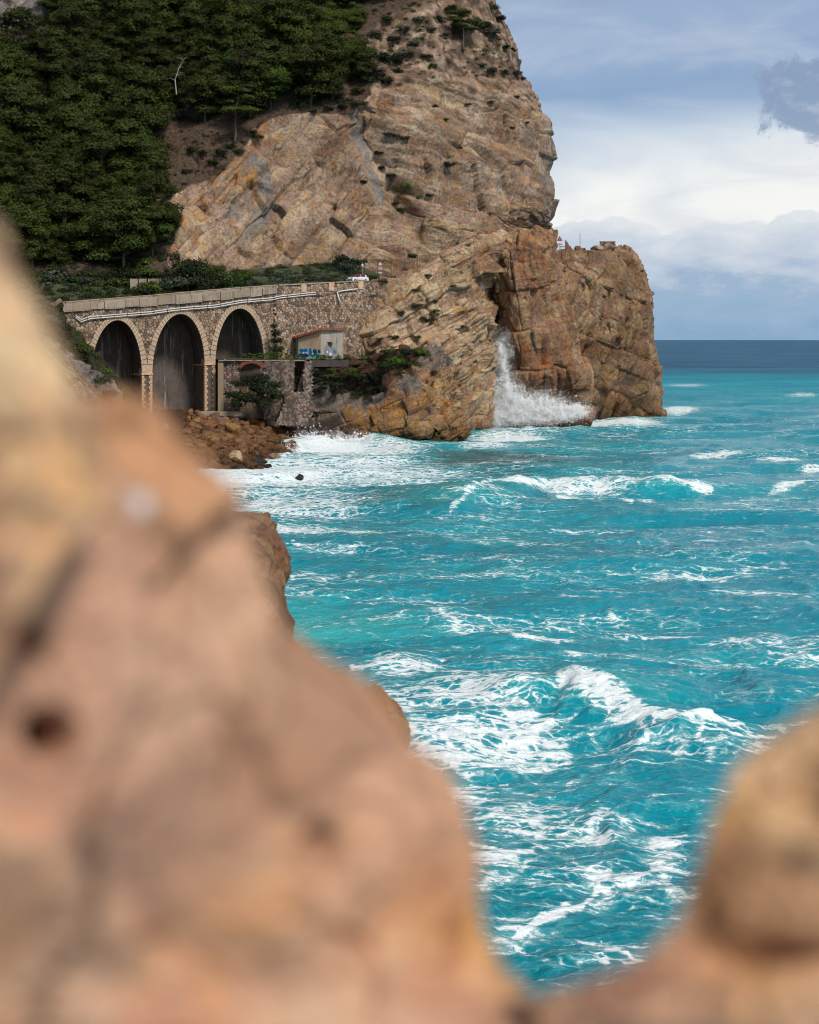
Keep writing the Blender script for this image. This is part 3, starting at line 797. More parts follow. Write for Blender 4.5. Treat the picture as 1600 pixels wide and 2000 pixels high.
# shore ground: beach behind the boulders, ground under the arches, terrace
shore = [(-60, 150), (-33, 196), (-24.6, 211), (-22.2, 222), (-19.4, 237), (-19.5, 258), (-17, 275), (-14, 300), (-10, 330)]
gx, gy = np.meshgrid(np.linspace(-80, -6, 190), np.linspace(196, 300, 230))
sx = np.interp(gy, [p[1] for p in shore], [p[0] for p in shore])
inl = sx - gx
gz = np.interp(inl, [-12, 0, 6, 14, 22, 60], [-5, 0, 2.2, 4.6, 5.2, 6.0])
gz = gz + fbm(np.stack([gx, gy, gx * 0], -1) * 0.25, 4, 5) * 0.5 * np.clip(gz / 3, 0.3, 1)
Sg = np.stack([gx, gy, gz], -1)
mk('shore', Sg, grid_faces(*Sg.shape[:2]), M['boulder'], kind='structure',
   attrs={**rock_attrs(Sg, 1.6, (0, 0.5), 6), 'cell': np.full(gx.shape, .5), 'crack': np.ones(gx.shape), 'soil': np.clip(inl / 12, 0, 1) * 0.7, 'ochre': np.full(gx.shape, .3), 'grey': np.zeros(gx.shape)})
def shore_z(x, y):
    s = np.interp(y, [p[1] for p in shore], [p[0] for p in shore])
    return float(np.interp(s - x, [-12, 0, 6, 14, 22, 60], [-5, 0, 2.2, 4.6, 5.2, 6.0]))

# ------------------------------------------------------------------ sea
def build_sea():
    # rows get coarser with distance, as far waves need fewer points
    dep = np.concatenate([np.linspace(1500, 60, 760), np.geomspace(59, 2.2, 70)])
    D = CZ * FPX / dep
    ax = np.linspace(-250, 1800, 640)
    pxg, dg = np.meshgrid(ax, D)
    X = (pxg - HX) / FPX * dg; Yw = dg
    px = pxg; py = HY + CZ * FPX / dg
    q = np.stack([X, Yw], -1).astype(np.float32)
    near = sstep(dg, 420, 90); far = sstep(dg, 900, 300)
    wob = fbm(q * 0.02, 3, 11)
    ph = (X * 0.25 + Yw * 0.97)
    h = 0.42 * np.sin(ph * 2 * math.pi / 31 + wob * 3.4) * far
    h += 0.22 * np.sin((X * -0.2 + Yw) * 2 * math.pi / 13.5 + wob * 6 + 1) * far
    q1 = q * np.array([0.7, 1.25], np.float32)
    warp = np.stack([fbm(q * 0.12 + 9, 3, 21), fbm(q * 0.12 + 77, 3, 22)], -1)
    h += 0.24 * fbm(q1 / 7.5 + warp * 0.4, 2, 12, ridged=True) * far
    h += 0.075 * fbm(q1 / 2.6 + warp * 0.7, 2, 14, ridged=True) * near
    h += 0.03 * fbm(q1 / 0.95 + warp, 2, 16, ridged=True) * near
    h -= 0.2
    wav = 1 + 0.25 * fbm(q * 0.35, 2, 33)
    def W(p): d = CZ * FPX / (p[1] - HY); return ((p[0] - HX) / FPX * d, d)
    def crest(pts, H, wf, wb, end=4.0):
        ws = [W(p) for p in pts]
        best = np.full(X.shape, 1e9); sgn = np.zeros(X.shape); tt = np.zeros(X.shape); L = 0
        seg = []
        for a, b in zip(ws[:-1], ws[1:]): seg.append((a, b, L)); L += math.dist(a, b)
        for a, b, l0 in seg:
            dx, dy = b[0] - a[0], b[1] - a[1]; l2 = dx * dx + dy * dy; l = math.sqrt(l2)
            t = np.clip(((X - a[0]) * dx + (Yw - a[1]) * dy) / l2, 0, 1)
            rx, ry = X - a[0] - t * dx, Yw - a[1] - t * dy
            d = np.hypot(rx, ry); m = d < best
            best = np.where(m, d, best); sgn = np.where(m, np.sign(ry), sgn); tt = np.where(m, l0 + t * l, tt)
        taper = sstep(tt, 0, end) * sstep(tt, L, L - end) if end > 0 else 1
        w = np.where(sgn < 0, wf, wb)
        return H * np.exp(-(best / w) ** 1.6) * (0.25 + 0.75 * taper) * wav, best, sgn
    feats = [([(960, 1405), (1040, 1385), (1110, 1378), (1190, 1404), (1290, 1440), (1400, 1447), (1500, 1442)], 1.15, 1.9, 4.5, 3.0),
             ([(850, 1018), (900, 995), (960, 972), (1050, 958), (1200, 962), (1330, 966), (1420, 972)], 1.7, 4.0, 9.0, 9.0),
             ([(570, 876), (640, 866), (720, 862), (800, 880), (880, 890)], 1.2, 3.0, 4.0, 5.0),
             ([(830, 1240), (930, 1252), (1060, 1262), (1100, 1262)], 0.5, 2.2, 4.0, 4.0),
             ([(700, 1335), (780, 1318), (860, 1330)], 0.45, 1.8, 3.0, 3.0),
             ([(910, 850), (1000, 846), (1100, 852), (1200, 838), (1290, 826)], 0.9, 5, 6, 10),
             ([(1280, 890), (1400, 888), (1500, 896), (1600, 905)], 0.8, 6, 10, 10)]
    for pts, H, wf, wb, en in feats:
        c, b, s = crest(pts, H, wf, wb, en)
        h += c
    # foam cover
    f = np.zeros(X.shape)
    def el(cx, cy, rx, ry, s, tilt=0.0):
        nonlocal f
        dx, dy = px - cx, py - cy
        ct, st = math.cos(tilt), math.sin(tilt)
        u, v = dx * ct + dy * st, -dx * st + dy * ct
        f = np.maximum(f, s * np.exp(-((u / rx) ** 2 + (v / ry) ** 2) ** 1.2))
    def ln(pts, w, s):
        nonlocal f
        f = np.maximum(f, s * np.exp(-(segdist(px, py, pts) / w) ** 2))
    for a in [(560, 925, 190, 45, .74), (430, 930, 120, 60, .85), (740, 928, 240, 26, .60), (560, 990, 200, 42, .58), (540, 1040, 200, 12, .68), (700, 1046, 260, 8, .54, -0.03),
              (650, 876, 110, 20, .95), (760, 880, 90, 14, .72), (700, 905, 160, 16, .62), (990, 856, 90, 8, .85), (950, 872, 60, 6, .7), (1040, 836, 130, 14, 1.1), (1215, 829, 85, 11, 1.0), (1320, 805, 40, 6, .8),
              (1120, 932, 90, 7, .72), (1130, 964, 190, 6, .64, 0.0), (1060, 962, 120, 5, .58, -0.08), (1240, 980, 60, 5, .6, .2),
              (1400, 892, 70, 3, .8), (1520, 903, 55, 3, .75), (1565, 948, 75, 7, .85, -.25), (1590, 915, 30, 5, .8), (1390, 1001, 85, 3, .75), (1330, 800, 40, 5, .8), (1570, 770, 40, 4, .6), (1340, 752, 50, 4, .5),
              (1000, 1250, 130, 9, .74, .06), (900, 1218, 90, 16, .5, .2), (1080, 1215, 110, 8, .45), (830, 1180, 160, 10, .42), (640, 1120, 80, 6, .5),
              (790, 1318, 95, 26, .62), (760, 1400, 90, 60, .58), (930, 1385, 190, 42, .62), (890, 1460, 190, 52, .64), (1010, 1450, 130, 55, .66), (1170, 1402, 80, 20, .88, .3),
              (870, 1540, 160, 40, .58), (1370, 1442, 170, 11, .66), (1480, 1430, 120, 9, .6, -.1), (1010, 1590, 170, 50, .52), (1150, 1600, 140, 45, .49), (960, 1680, 80, 60, .5), (1180, 1700, 140, 60, .47), (1300, 1650, 60, 80, .5),
              (1190, 1835, 110, 45, .5), (1000, 1800, 70, 40, .45), (1280, 1240, 160, 8, .5), (1480, 1250, 130, 14, .5), (1500, 1150, 140, 7, .5), (1350, 1120, 160, 6, .5), (1150, 1170, 100, 6, .4)]:
        el(*a)
    for pts, w, s in [([(940, 966), (1010, 968), (1080, 960), (1200, 955), (1290, 962), (1390, 966)], 3.4, .86), ([(1090, 972), (1180, 976), (1235, 985)], 3.5, .9), ([(880, 1008), (960, 975)], 4, .55),
                      ([(1005, 1810), (1060, 1770), (1130, 1750), (1160, 1725), (1170, 1695)], 9, .78), ([(1160, 1700), (1240, 1690), (1330, 1660)], 7, .6),
                      ([(940, 1240), (1010, 1258), (1090, 1262)], 6, .75), ([(1090, 1378), (1180, 1404), (1290, 1438), (1400, 1442)], 11, .84), ([(860, 1205), (960, 1235), (1000, 1240)], 6, .6),
                      ([(690, 1318), (780, 1306), (850, 1330), (930, 1345)], 10, .7), ([(920, 1640), (1000, 1660), (1080, 1630), (1190, 1620)], 10, .62)]:
        ln(pts, w, s)
    streak = fbm(np.stack([X / 16, Yw / 5], -1), 3, 41)
    f = np.maximum(f, np.clip(0.17 + 0.26 * streak, 0, .40) * sstep(dg, 900, 250))
    S = np.stack([X, Yw, h], -1)
    sand = blob(px, py, (600, 1230, 170, 60, .9), (700, 1220, 220, 40, .7), (900, 1600, 260, 160, .45), (700, 960, 300, 60, .3), (1300, 1280, 300, 40, .35))
    m, g = mat('sea_water')
    tc = g.n('ShaderNodeTexCoord').outputs['Object']
    geo = g.n('ShaderNodeNewGeometry')
    at = lambda a: g.n('ShaderNodeAttribute', attribute_name=a).outputs['Fac']
    dist = g.n('ShaderNodeSeparateXYZ', {0: tc}).outputs[1]
    flat = g.mapv(tc, scale=(1, 1, 0))
    big = g.noise(g.mapv(flat, scale=(1, 1.6, 1)), 0.02, 5, 0.6, 0.5)
    body = g.mix(g.ss(big, 0.35, 0.65), (0.000, 0.195, 0.270), (0.002, 0.265, 0.325))
    body = g.mix(g.ss(at('sand'), 0.15, 1.0, 0, 0.75), body, (0.05, 0.38, 0.36))
    dn = g.m('ADD', dist, g.m('MULTIPLY', g.m('SUBTRACT', g.noise(g.mapv(flat, scale=(0.4, 1, 1)), 0.012, 6, 0.7), 0.5), 620))
    farc = g.mix(g.ss(g.noise(g.mapv(flat, scale=(0.25, 1, 1)), 0.03, 6, 0.7), 0.4, 0.62), (0.008, 0.055, 0.12), (0.035, 0.14, 0.22))
    body = g.mix(g.ss(dn, 600, 960), body, farc)
    body = g.mix(g.ss(dn, 70, 45, 0, 0.55), body, (0.0, 0.15, 0.19))
    # dark reflection of the cliff, painted into the water colour inshore
    refl_n = g.noise(g.mapv(flat, scale=(0.3, 1.2, 1)), 0.5, 5, 0.65)
    body = g.mix(g.ss(g.m('ADD', at('cliff_reflection'), g.m('SUBTRACT', refl_n, 0.5)), 0.35, 0.7, 0, 0.8), body, (0.028, 0.062, 0.062))
    # swell faces: thin water near the crests is paler
    zz = g.n('ShaderNodeSeparateXYZ', {0: tc}).outputs[2]
    body = g.mix(g.ss(zz, 0.35, 1.5, 0, 0.5), body, (0.004, 0.33, 0.34))
    # foam: lace near, streaks and solid sheets where it is thick
    wv = g.n('ShaderNodeVectorMath', {0: g.noise(flat, 0.45, 4, 0.6, out=1), 1: (0.5, 0.5, 0.5)}, operation='SUBTRACT').outputs[0]
    wv = g.n('ShaderNodeVectorMath', {0: wv, 'Scale': 1.7}, operation='SCALE').outputs[0]
    wpos = g.n('ShaderNodeVectorMath', {0: flat, 1: wv}, operation='ADD').outputs[0]
    wpos = g.mapv(wpos, scale=(0.62, 1.0, 0))
    e1 = g.vor(wpos, 0.75, 'DISTANCE_TO_EDGE'); e2 = g.vor(wpos, 2.3, 'DISTANCE_TO_EDGE')
    lace = g.m('MAXIMUM', g.ss(e1, 0.20, 0.0), g.m('MULTIPLY', g.ss(e2, 0.22, 0.0), 0.8))
    sn = g.noise(g.mapv(wpos, scale=(0.5, 1.7, 1)), 0.9, 6, 0.72)
    fn = g.noise(wpos, 4.0, 5, 0.75)
    pat = g.m('ADD', g.m('MULTIPLY', lace, 0.42), g.m('ADD', g.m('MULTIPLY', g.m('SUBTRACT', sn, 0.5), 1.5), g.m('ADD', 0.5, g.m('MULTIPLY', g.m('SUBTRACT', fn, 0.5), 1.0))))
    foam_v = g.m('ADD', pat, g.m('SUBTRACT', at('foam'), 1.17))
    fm = g.ss(foam_v, -0.02, 0.24)
    thin = g.ss(foam_v, -0.26, 0.06, 0, 0.42)
    body = g.mix(thin, body, (0.18, 0.44, 0.45))
    foamc = g.mix(g.ss(fn, 0.3, 0.65), (0.50, 0.62, 0.65), (0.84, 0.86, 0.85))
    c = g.mix(fm, body, foamc)
    # ripples
    rv = g.mapv(flat, scale=(0.75, 1.35, 1))
    h1 = g.noise(rv, 0.55, 4, 0.62, 0.3); h2 = g.noise(g.mapv(flat, scale=(0.6, 1.5, 1), rot=(0, 0, 0.2)), 2.2, 5, 0.62)
    hh = g.m('ADD', g.m('MULTIPLY', h1, 1.0), g.m('MULTIPLY', h2, 0.22))
    bp = g.n('ShaderNodeBump', {'Height': hh, 'Strength': 1.0, 'Distance': 0.46})
    b = g.n('ShaderNodeBsdfPrincipled', {'Base Color': c, 'Roughness': g.m('MINIMUM', g.m('ADD', g.ss(dist, 60, 700, 0.10, 0.5), g.m('MULTIPLY', fm, 0.6)), 0.9), 'IOR': 1.33,
                                         'Specular IOR Level': g.m('SUBTRACT', g.ss(dist, 60, 600, 0.30, 0.14), g.m('MULTIPLY', fm, 0.1)), 'Normal': bp})
    finish(g, b)
    return mk('sea', S, grid_faces(*S.shape[:2]), m, smooth=True, attrs={'foam': f, 'sand': sand, 'cliff_reflection': blob(px, py, (960, 900, 210, 26, .75), (820, 985, 190, 30, .7), (1000, 930, 110, 30, .6), (720, 1120, 220, 50, .35), (1060, 872, 90, 14, .5))}, kind='structure')
build_sea()

# ------------------------------------------------------------------ near rocks, just in front of the lens
def near_rock(name, edge, xl, dl, dr, label, seed, nr=220, nc=240, back=0.5, side=1, hollows=(), white=(), och=(), gre=(), amp=1.0):
    """edge: (photo height, photo position of the skyline). dl / dr: distance inside and at the skyline"""
    net = []
    for py, ex in edge:
        rr = []
        for f in (0, .2, .4, .58, .74, .86, .95, 1.0):
            x = xl + (ex - xl) * f
            k = f ** 3
            rr.append((x, py, dl + (dr - dl) * (0.5 * f + 0.5 * k)))
        rr.append((ex - 25 * side, py, dr + 0.12)); rr.append((ex - 130 * side, py, dr + back))
        net.append(rr)
    # cap: the top row bends away
    S = net_surface(net, nr, nc)
    px, py = topx(S)
    n = toward_cam(S, grid_normals(S))
    wl = np.stack([fbm(S * 3.0 + 20 * k, 3, seed + k) for k in range(3)], -1)
    d = 0.022 * fbm(S * 2.6, 3, seed) * amp
    v, c, e = facet(S + wl * 0.05, (0.26, 0.3, 0.34), rot('Y', 25), seed + 3, 1.0, soft=90); d = d + 0.055 * v * amp
    v2, c2, e2 = facet(S + wl * 0.03, (0.09, 0.1, 0.11), rot('Y', 35), seed + 5, 1.0, soft=90); d = d + 0.014 * v2 * amp
    d = d + 0.003 * fbm(S * 25, 3, seed + 9)
    for cx, cy, rx, ry, dep in hollows:
        d = d - dep * np.exp(-(((px - cx) / rx) ** 2 + ((py - cy) / ry) ** 2) ** 1.5)
    S = S + n * d[..., None]
    at = {**rock_attrs(S, 9.0, (30, 4.0), seed), 'cell': c, 'crack': np.ones(px.shape), 'soil': np.zeros(px.shape), 'ochre': blob(px, py, *och), 'grey': blob(px, py, *gre)}
    at['pale'] = blob(px, py, *white)
    o = mk(name, S, grid_faces(*S.shape[:2]), M['near'], smooth=True, attrs=at)
    return tag(o, label, 'rock')

near_rock('rock', [(330, -480), (400, -130), (450, -40), (520, -8), (600, 32), (660, 68), (720, 115), (790, 165), (860, 185), (930, 190), (1020, 160), (1150, 80), (1400, -40), (1800, -160), (2400, -300)],
          -700, 0.86, 1.02, 'blurred cream rock spire at left edge, closest to the viewer', 201, 200, 160,
          och=((150, 900, 50, 120, .4),), gre=())
near_rock('rock', [(815, 120), (826, 240), (834, 312), (868, 360), (908, 408), (955, 466), (1015, 512), (1100, 552), (1180, 580), (1240, 636), (1330, 735), (1430, 803), (1530, 866), (1640, 906), (1750, 908), (1850, 918), (1935, 955), (1985, 1050), (2050, 1180), (2400, 1400)],
          -420, 1.02, 1.30, 'huge blurred pinkish tan rock filling the lower left foreground', 221, 320, 260, back=0.6,
          hollows=((108, 1440, 34, 38, .22), (640, 1670, 40, 60, .035), (60, 1250, 34, 22, .10)),
          white=((262, 985, 34, 24, 1.0), (235, 960, 20, 14, .7)), och=((590, 1640, 50, 40, .6), (600, 1300, 160, 60, .4), (340, 1150, 60, 160, .3)),
          gre=((20, 1560, 70, 50, .6), (150, 1650, 45, 110, .55), (120, 1900, 160, 160, .4), (640, 1690, 40, 50, .5)))
near_rock('rock', [(1412, 1640), (1436, 1570), (1490, 1490), (1550, 1412), (1640, 1372), (1740, 1344), (1810, 1330), (1860, 1280), (1900, 1215), (1940, 1110), (1990, 1000), (2100, 960), (2400, 900)],
          2150, 1.05, 1.16, 'blurred brown rock jutting in at the lower right corner', 241, 200, 220, back=0.5, side=-1,
          hollows=((1500, 1860, 130, 30, .03), (1580, 1560, 60, 60, .03)), gre=((1540, 1840, 110, 30, .4),))

# bluff that falls from the viewpoint to the water
bn = [row(1010, (-200, 100, 300, 440, 500, 505, 440), (24, 23, 22.5, 22, 22.5, 24, 28)),
      row(1050, (-200, 100, 300, 440, 508, 516, 440), (23, 22, 21, 20.5, 21, 23, 27)),
      row(1120, (-200, 100, 320, 470, 540, 548, 470), (22, 21, 20, 19.5, 20, 22, 26)),
      row(1210, (-200, 150, 380, 500, 545, 553, 480), (21, 20, 19, 18.5, 19, 21.5, 26)),
      row(1330, (-200, 200, 440, 570, 630, 640, 560), (20, 18.5, 17.5, 17, 17.5, 20, 25)),
      row(1420, (-200, 300, 540, 690, 765, 777, 660), (19, 17.5, 16.5, 16, 16.5, 19, 24)),
      row(1480, (-200, 320, 580, 700, 768, 780, 660), (18.5, 17, 16, 15.5, 16, 18.5, 24)),
      row(1600, (-200, 320, 600, 740, 800, 812, 700), (18, 16.5, 15.5, 15, 15.5, 18, 24)),
      row(1900, (-200, 320, 600, 740, 860, 875, 700), (17.5, 16, 15, 14.5, 15, 17.5, 24)),
      row(2600, (-200, 320, 600, 740, 860, 875, 700), (17, 16, 15, 14.5, 15, 17.5, 24)),
      row(4600, (-200, 320, 600, 740, 860, 875, 700), (17, 16, 15, 14.5, 15, 17.5, 24))]
rock_patch('bluff', bn, 420, 200, M['bluff'], [(1.2, 1.2, 1.0), (0.4, 0.4, 0.35), (0.15, 0.15, 0.12)], rot('Y', 20), (0.25, 0.1, 0.04), 121, (20, 2.0), 2.0, 0.25, 0.5)

# ------------------------------------------------------------------ viaduct
U = np.array([0.92, 0.39, 0.0]); U /= np.linalg.norm(U)
Wd = np.array([-U[1], U[0], 0.0])                    # into the hill
V0 = np.array([-34.2, 270.0, 0.0])
def fs(px, py):
    """photo position -> (along, height) on the viaduct's face"""
    r = (px - HX) / FPX
    # V0.x + U.x t = r (V0.y + U.y t)
    t = (r * V0[1] - V0[0]) / (U[0] - r * U[1])
    Y = V0[1] + U[1] * t
    return t, CZ - (py - HY) / FPX * Y
def fw(s, w, z):
    return V0 + U * s + Wd * w + np.array([0, 0, z])
def line(pts):
    a = [fs(*p) for p in pts]
    return lambda s: np.interp(s, [q[0] for q in a], [q[1] for q in a])
deck = line([(60, 618), (120, 607), (300, 595), (430, 584), (545, 571), (715, 555)])       # underside of the parapet
S_L, S_R = fs(60, 600)[0], fs(713, 600)[0]
S_J = fs(537, 600)[0]                                 # joint between viaduct and retaining wall
imp = [fs(165, 745), fs(287, 731), fs(410, 712), fs(520, 697)]
arches = []
for (xl, xr, yc, zl, zr) in ((176, 277.5, 625, imp[0][1], imp[1][1]), (297, 400, 613, imp[1][1], imp[2][1]), (420, 516, 602, imp[2][1], imp[3][1] - 1.0)):
    sl, zc = fs(xl, yc); sr, zc2 = fs(xr, yc)
    arches.append((sl, sr, zl, zr, (zc + zc2) / 2))
def arch_pt(a, t, grow=0.0):
    """point of the arch curve, t from 0 (left spring) to 1 (right spring)"""
    sl, sr, zl, zr, zc = a
    x = -math.cos(math.pi * t); m = (sl + sr) / 2; h = (sr - sl) / 2 + grow
    base = zl + (zr - zl) * (x + 1) / 2
    return m + h * x, base + (zc - (zl + zr) / 2 + grow) * math.sin(math.pi * t)
def in_arch(s, z, grow=0.0):
    for a in arches:
        sl, sr, zl, zr, zc = a
        m = (sl + sr) / 2; h = (sr - sl) / 2 + grow
        x = (s - m) / h
        if abs(x) < 1:
            base = zl + (zr - zl) * (x + 1) / 2
            if z < base + (zc - (zl + zr) / 2 + grow) * math.sqrt(1 - x * x): return True
    return False
via = empty('viaduct', fw(0, 0, 5), 'stone road viaduct with three tall round arches and pale dressed arch rings', 'viaduct')
VO = fw(0, 0, 5)
def vmk(name, mb, m, parent=None, smooth=False, kind=None):
    o = mk(name, np.array(mb.v) - VO, mb.f, m, via, smooth, kind=kind)
    if parent is not None:
        o.parent = parent
    return o
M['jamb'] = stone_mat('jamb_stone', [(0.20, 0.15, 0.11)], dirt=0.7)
# backing wall of the face with the arch openings, vaults and piers
BASE = 2.5
wall = MB(); N = 36
xs = [S_L]
def facequad(s0, z0, s1, z1, w=0.0):
    wall.add([fw(s0, w, z0), fw(s1, w, z1), fw(s1, w, deck(s1)), fw(s0, w, deck(s0))], [(0, 1, 2, 3)])
facequad(S_L, BASE, arches[0][0], BASE)
for k, a in enumerate(arches):
    pts = [arch_pt(a, t) for t in np.linspace(0, 1, N + 1)]
    for (s0, z0), (s1, z1) in zip(pts[:-1], pts[1:]): facequad(s0, z0, s1, z1)
    e = arches[k + 1][0] if k < 2 else S_J
    facequad(a[1], BASE, e, BASE)
    # vault, with the jambs below it
    prof = [(a[0], BASE)] + pts + [(a[1], BASE)]
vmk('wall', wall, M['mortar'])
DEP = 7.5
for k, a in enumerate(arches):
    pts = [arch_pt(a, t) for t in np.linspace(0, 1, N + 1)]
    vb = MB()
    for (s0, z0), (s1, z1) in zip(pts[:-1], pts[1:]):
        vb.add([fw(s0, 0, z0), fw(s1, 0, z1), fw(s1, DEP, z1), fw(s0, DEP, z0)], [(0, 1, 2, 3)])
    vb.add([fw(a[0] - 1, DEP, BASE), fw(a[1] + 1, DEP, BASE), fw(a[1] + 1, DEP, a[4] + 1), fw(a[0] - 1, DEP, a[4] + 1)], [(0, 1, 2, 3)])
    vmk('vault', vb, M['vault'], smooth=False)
    for s, z in (pts[0], pts[-1]):
        jb = MB(); jb.add([fw(s, 0, BASE), fw(s, DEP, BASE), fw(s, DEP, z), fw(s, 0, z)], [(0, 1, 2, 3)])
        vmk('jamb', jb, M['jamb'])
    # string course inside
    for i, (s, z) in enumerate((pts[0], pts[-1])):
        cb = MB(); d = 0.12 * (1 if i == 0 else -1)
        cb.box(fw(s + d / 2, DEP / 2 + 0.2, z - 0.1), (abs(d) + 0.06, DEP - 0.5, 0.3), np.array([U, Wd, (0, 0, 1)]).T)
        vmk('string_course', cb, M['quoin'])
# voussoirs: one block mesh per arch stone
RV = np.array([U, Wd, (0, 0, 1)]).T
for k, a in enumerate(arches):
    nv = 38
    for i in range(nv):
        t0, t1 = (i + 0.06) / nv, (i + 0.94) / nv
        if k == 0 and i < 5: continue
        gr = 0.95 if i % 2 else 0.88
        p = [arch_pt(a, t0, -0.04), arch_pt(a, t1, -0.04), arch_pt(a, t1, gr), arch_pt(a, t0, gr)]
        mb = MB()
        ww = -0.14 - 0.04 * random.random()
        mb.hexa([fw(s, ww, z) for s, z in p] + [fw(s, 0.35, z) for s, z in p])
        vmk('voussoir', mb, M['voussoir'])
# piers: quoins on each edge, cap stones
block = bpy.data.meshes.new('quoin')
_b = MB(); _b.box((0, 0, 0), (1, 1, 1)); block.from_pydata(_b.v, [], _b.f); block.materials.append(M['quoin'])
ang = math.atan2(U[1], U[0])
def addblock(name, s, w, z, size, mesh=None):
    p = fw(s, w, z) - VO
    return inst(name, mesh or block, via, p, (0, 0, ang + random.uniform(-0.015, 0.015)), size)
for k in (0, 1):
    sl, sr = arches[k][1], arches[k + 1][0]
    zt = imp[k + 1][1]
    z = 3.2 if k == 0 else 4.6; i = 0
    while z < zt - 0.35:
        h = random.uniform(0.42, 0.55)
        for e, sg in ((sl, 1), (sr, -1)):
            L = (0.62 if (i + (sg > 0)) % 2 else 0.42)
            addblock('quoin', e + sg * L / 2 - sg * 0.05, 0.34, z + h / 2, (L, 0.95, h - 0.05))
        z += h; i += 1
    mb = MB(); c = fw((sl + sr) / 2, 1.0, zt)
    mb.box(c + np.array([0, 0, 0.05]), (sr - sl + 0.3, 2.5, 0.28), RV); mb.box(c + np.array([0, 0, 0.62]), (sr - sl + 0.05, 2.3, 0.85), RV)
    vmk('pier_cap', mb, M['quoin'])
# rubble facing
def clip_poly(poly, nx, ny, d):
    out = []
    n = len(poly)
    for i in range(n):
        a, b = poly[i], poly[(i + 1) % n]
        da, db = a[0] * nx + a[1] * ny - d, b[0] * nx + b[1] * ny - d
        if da <= 0: out.append(a)
        if (da < 0) != (db < 0):
            t = da / (da - db)
            out.append((a[0] + t * (b[0] - a[0]), a[1] + t * (b[1] - a[1])))
    return out
def rubble(mb, to3, s0, s1, z0, z1, cell, keep, proud=0.09, seed=0, aspect=1.0):
    r = random.Random(seed)
    nx, nz = int((s1 - s0) / (cell * aspect)) + 3, int((z1 - z0) / cell) + 3
    pt = {(i, j): (s0 + (i - 1 + r.uniform(.1, .9) + 0.5 * (j % 2)) * cell * aspect, z0 + (j - 1 + r.uniform(.1, .9)) * cell) for i in range(-2, nx + 2) for j in range(-2, nz + 2)}
    for i in range(nx):
        for j in range(nz):
            x, y = pt[i, j]
            if not keep(x, y): continue
            poly = [(-cell * 1.1, -cell * 1.1), (cell * 1.1, -cell * 1.1), (cell * 1.1, cell * 1.1), (-cell * 1.1, cell * 1.1)]
            for di in (-2, -1, 0, 1, 2):
                for dj in (-2, -1, 0, 1, 2):
                    if (di or dj):
                        qx, qy = pt[i + di, j + dj]
                        dx, dy = qx - x, qy - y
                        L = math.hypot(dx, dy)
                        if L < 1e-6 or L > cell * 2.6: continue
                        poly = clip_poly(poly, dx / L, dy / L, L / 2 - cell * 0.035)
            if len(poly) < 3: continue
            pr = proud * r.uniform(0.5, 1.4)
            n = len(poly)
            V = [to3(x + p[0], y + p[1], 0.02) for p in poly] + [to3(x + p[0] * .86, y + p[1] * .86, -pr) for p in poly]
            mb.add(V, [tuple(range(n, 2 * n))] + [(q, (q + 1) % n, n + (q + 1) % n, n + q) for q in range(n)])
mb = MB()
rubble(mb, lambda s, z, w: fw(s, w, z), S_L, S_J, 4.0, 25.0, 0.50,
       lambda s, z: z < deck(s) - 0.1 and not in_arch(s, z, 0.9) and not any(abs(s - (arches[k][1] + arches[k + 1][0]) / 2) > (arches[k + 1][0] - arches[k][1]) / 2 - 0.30 and arches[k][1] - 0.5 < s < arches[k + 1][0] + 0.5 and z < imp[k + 1][1] for k in (0, 1))
       and (s > arches[0][0] + 0.3 or z > 11), seed=1)
vmk('stone_facing', mb, M['stone'], kind='stuff')
# parapet: a set-back coping wall and proud precast panels
ptop = line([(60, 602), (95, 593), (300, 577), (430, 565), (545, 557), (715, 548)])
segs = [(62, 95), (97, 118)] + [(120, 176), (177, 203), (204, 243), (244, 271), (272, 307), (308, 342), (343, 394), (395, 429), (430, 455), (456, 488), (489, 511), (512, 540)]
for i, (x0, x1) in enumerate(segs):
    s0, s1 = fs(x0, 600)[0], fs(x1, 600)[0]
    mb = MB(); pr = -0.35 - 0.06 * (i % 3)
    hi = [float(deck(s) + (ptop(s) - deck(s)) * (0.70 if i % 2 else 0.78)) for s in (s0, s1)]
    lo = [float(deck(s) - (0.25 if i % 2 == 0 else 0.12)) for s in (s0, s1)]
    mb.hexa([fw(s0, pr, lo[0]), fw(s1, pr, lo[1]), fw(s1, 0.3, lo[1]), fw(s0, 0.3, lo[0]), fw(s0, pr, hi[0]), fw(s1, pr, hi[1]), fw(s1, 0.3, hi[1]), fw(s0, 0.3, hi[0])])
    if i % 2 == 0 and i > 1:
        nb = 9
        for b in range(nb):          # ribbed face
            sm = s0 + (s1 - s0) * (b + 0.5) / nb
            lz, hz = np.interp(sm, (s0, s1), lo) + 0.22, np.interp(sm, (s0, s1), hi) - 0.18
            mb.box(fw(sm, pr - 0.02, (lz + hz) / 2), ((s1 - s0) / nb * 0.55, 0.1, hz - lz), RV)
    vmk('parapet_panel', mb, M['panel' if i % 2 == 0 else 'concrete'])
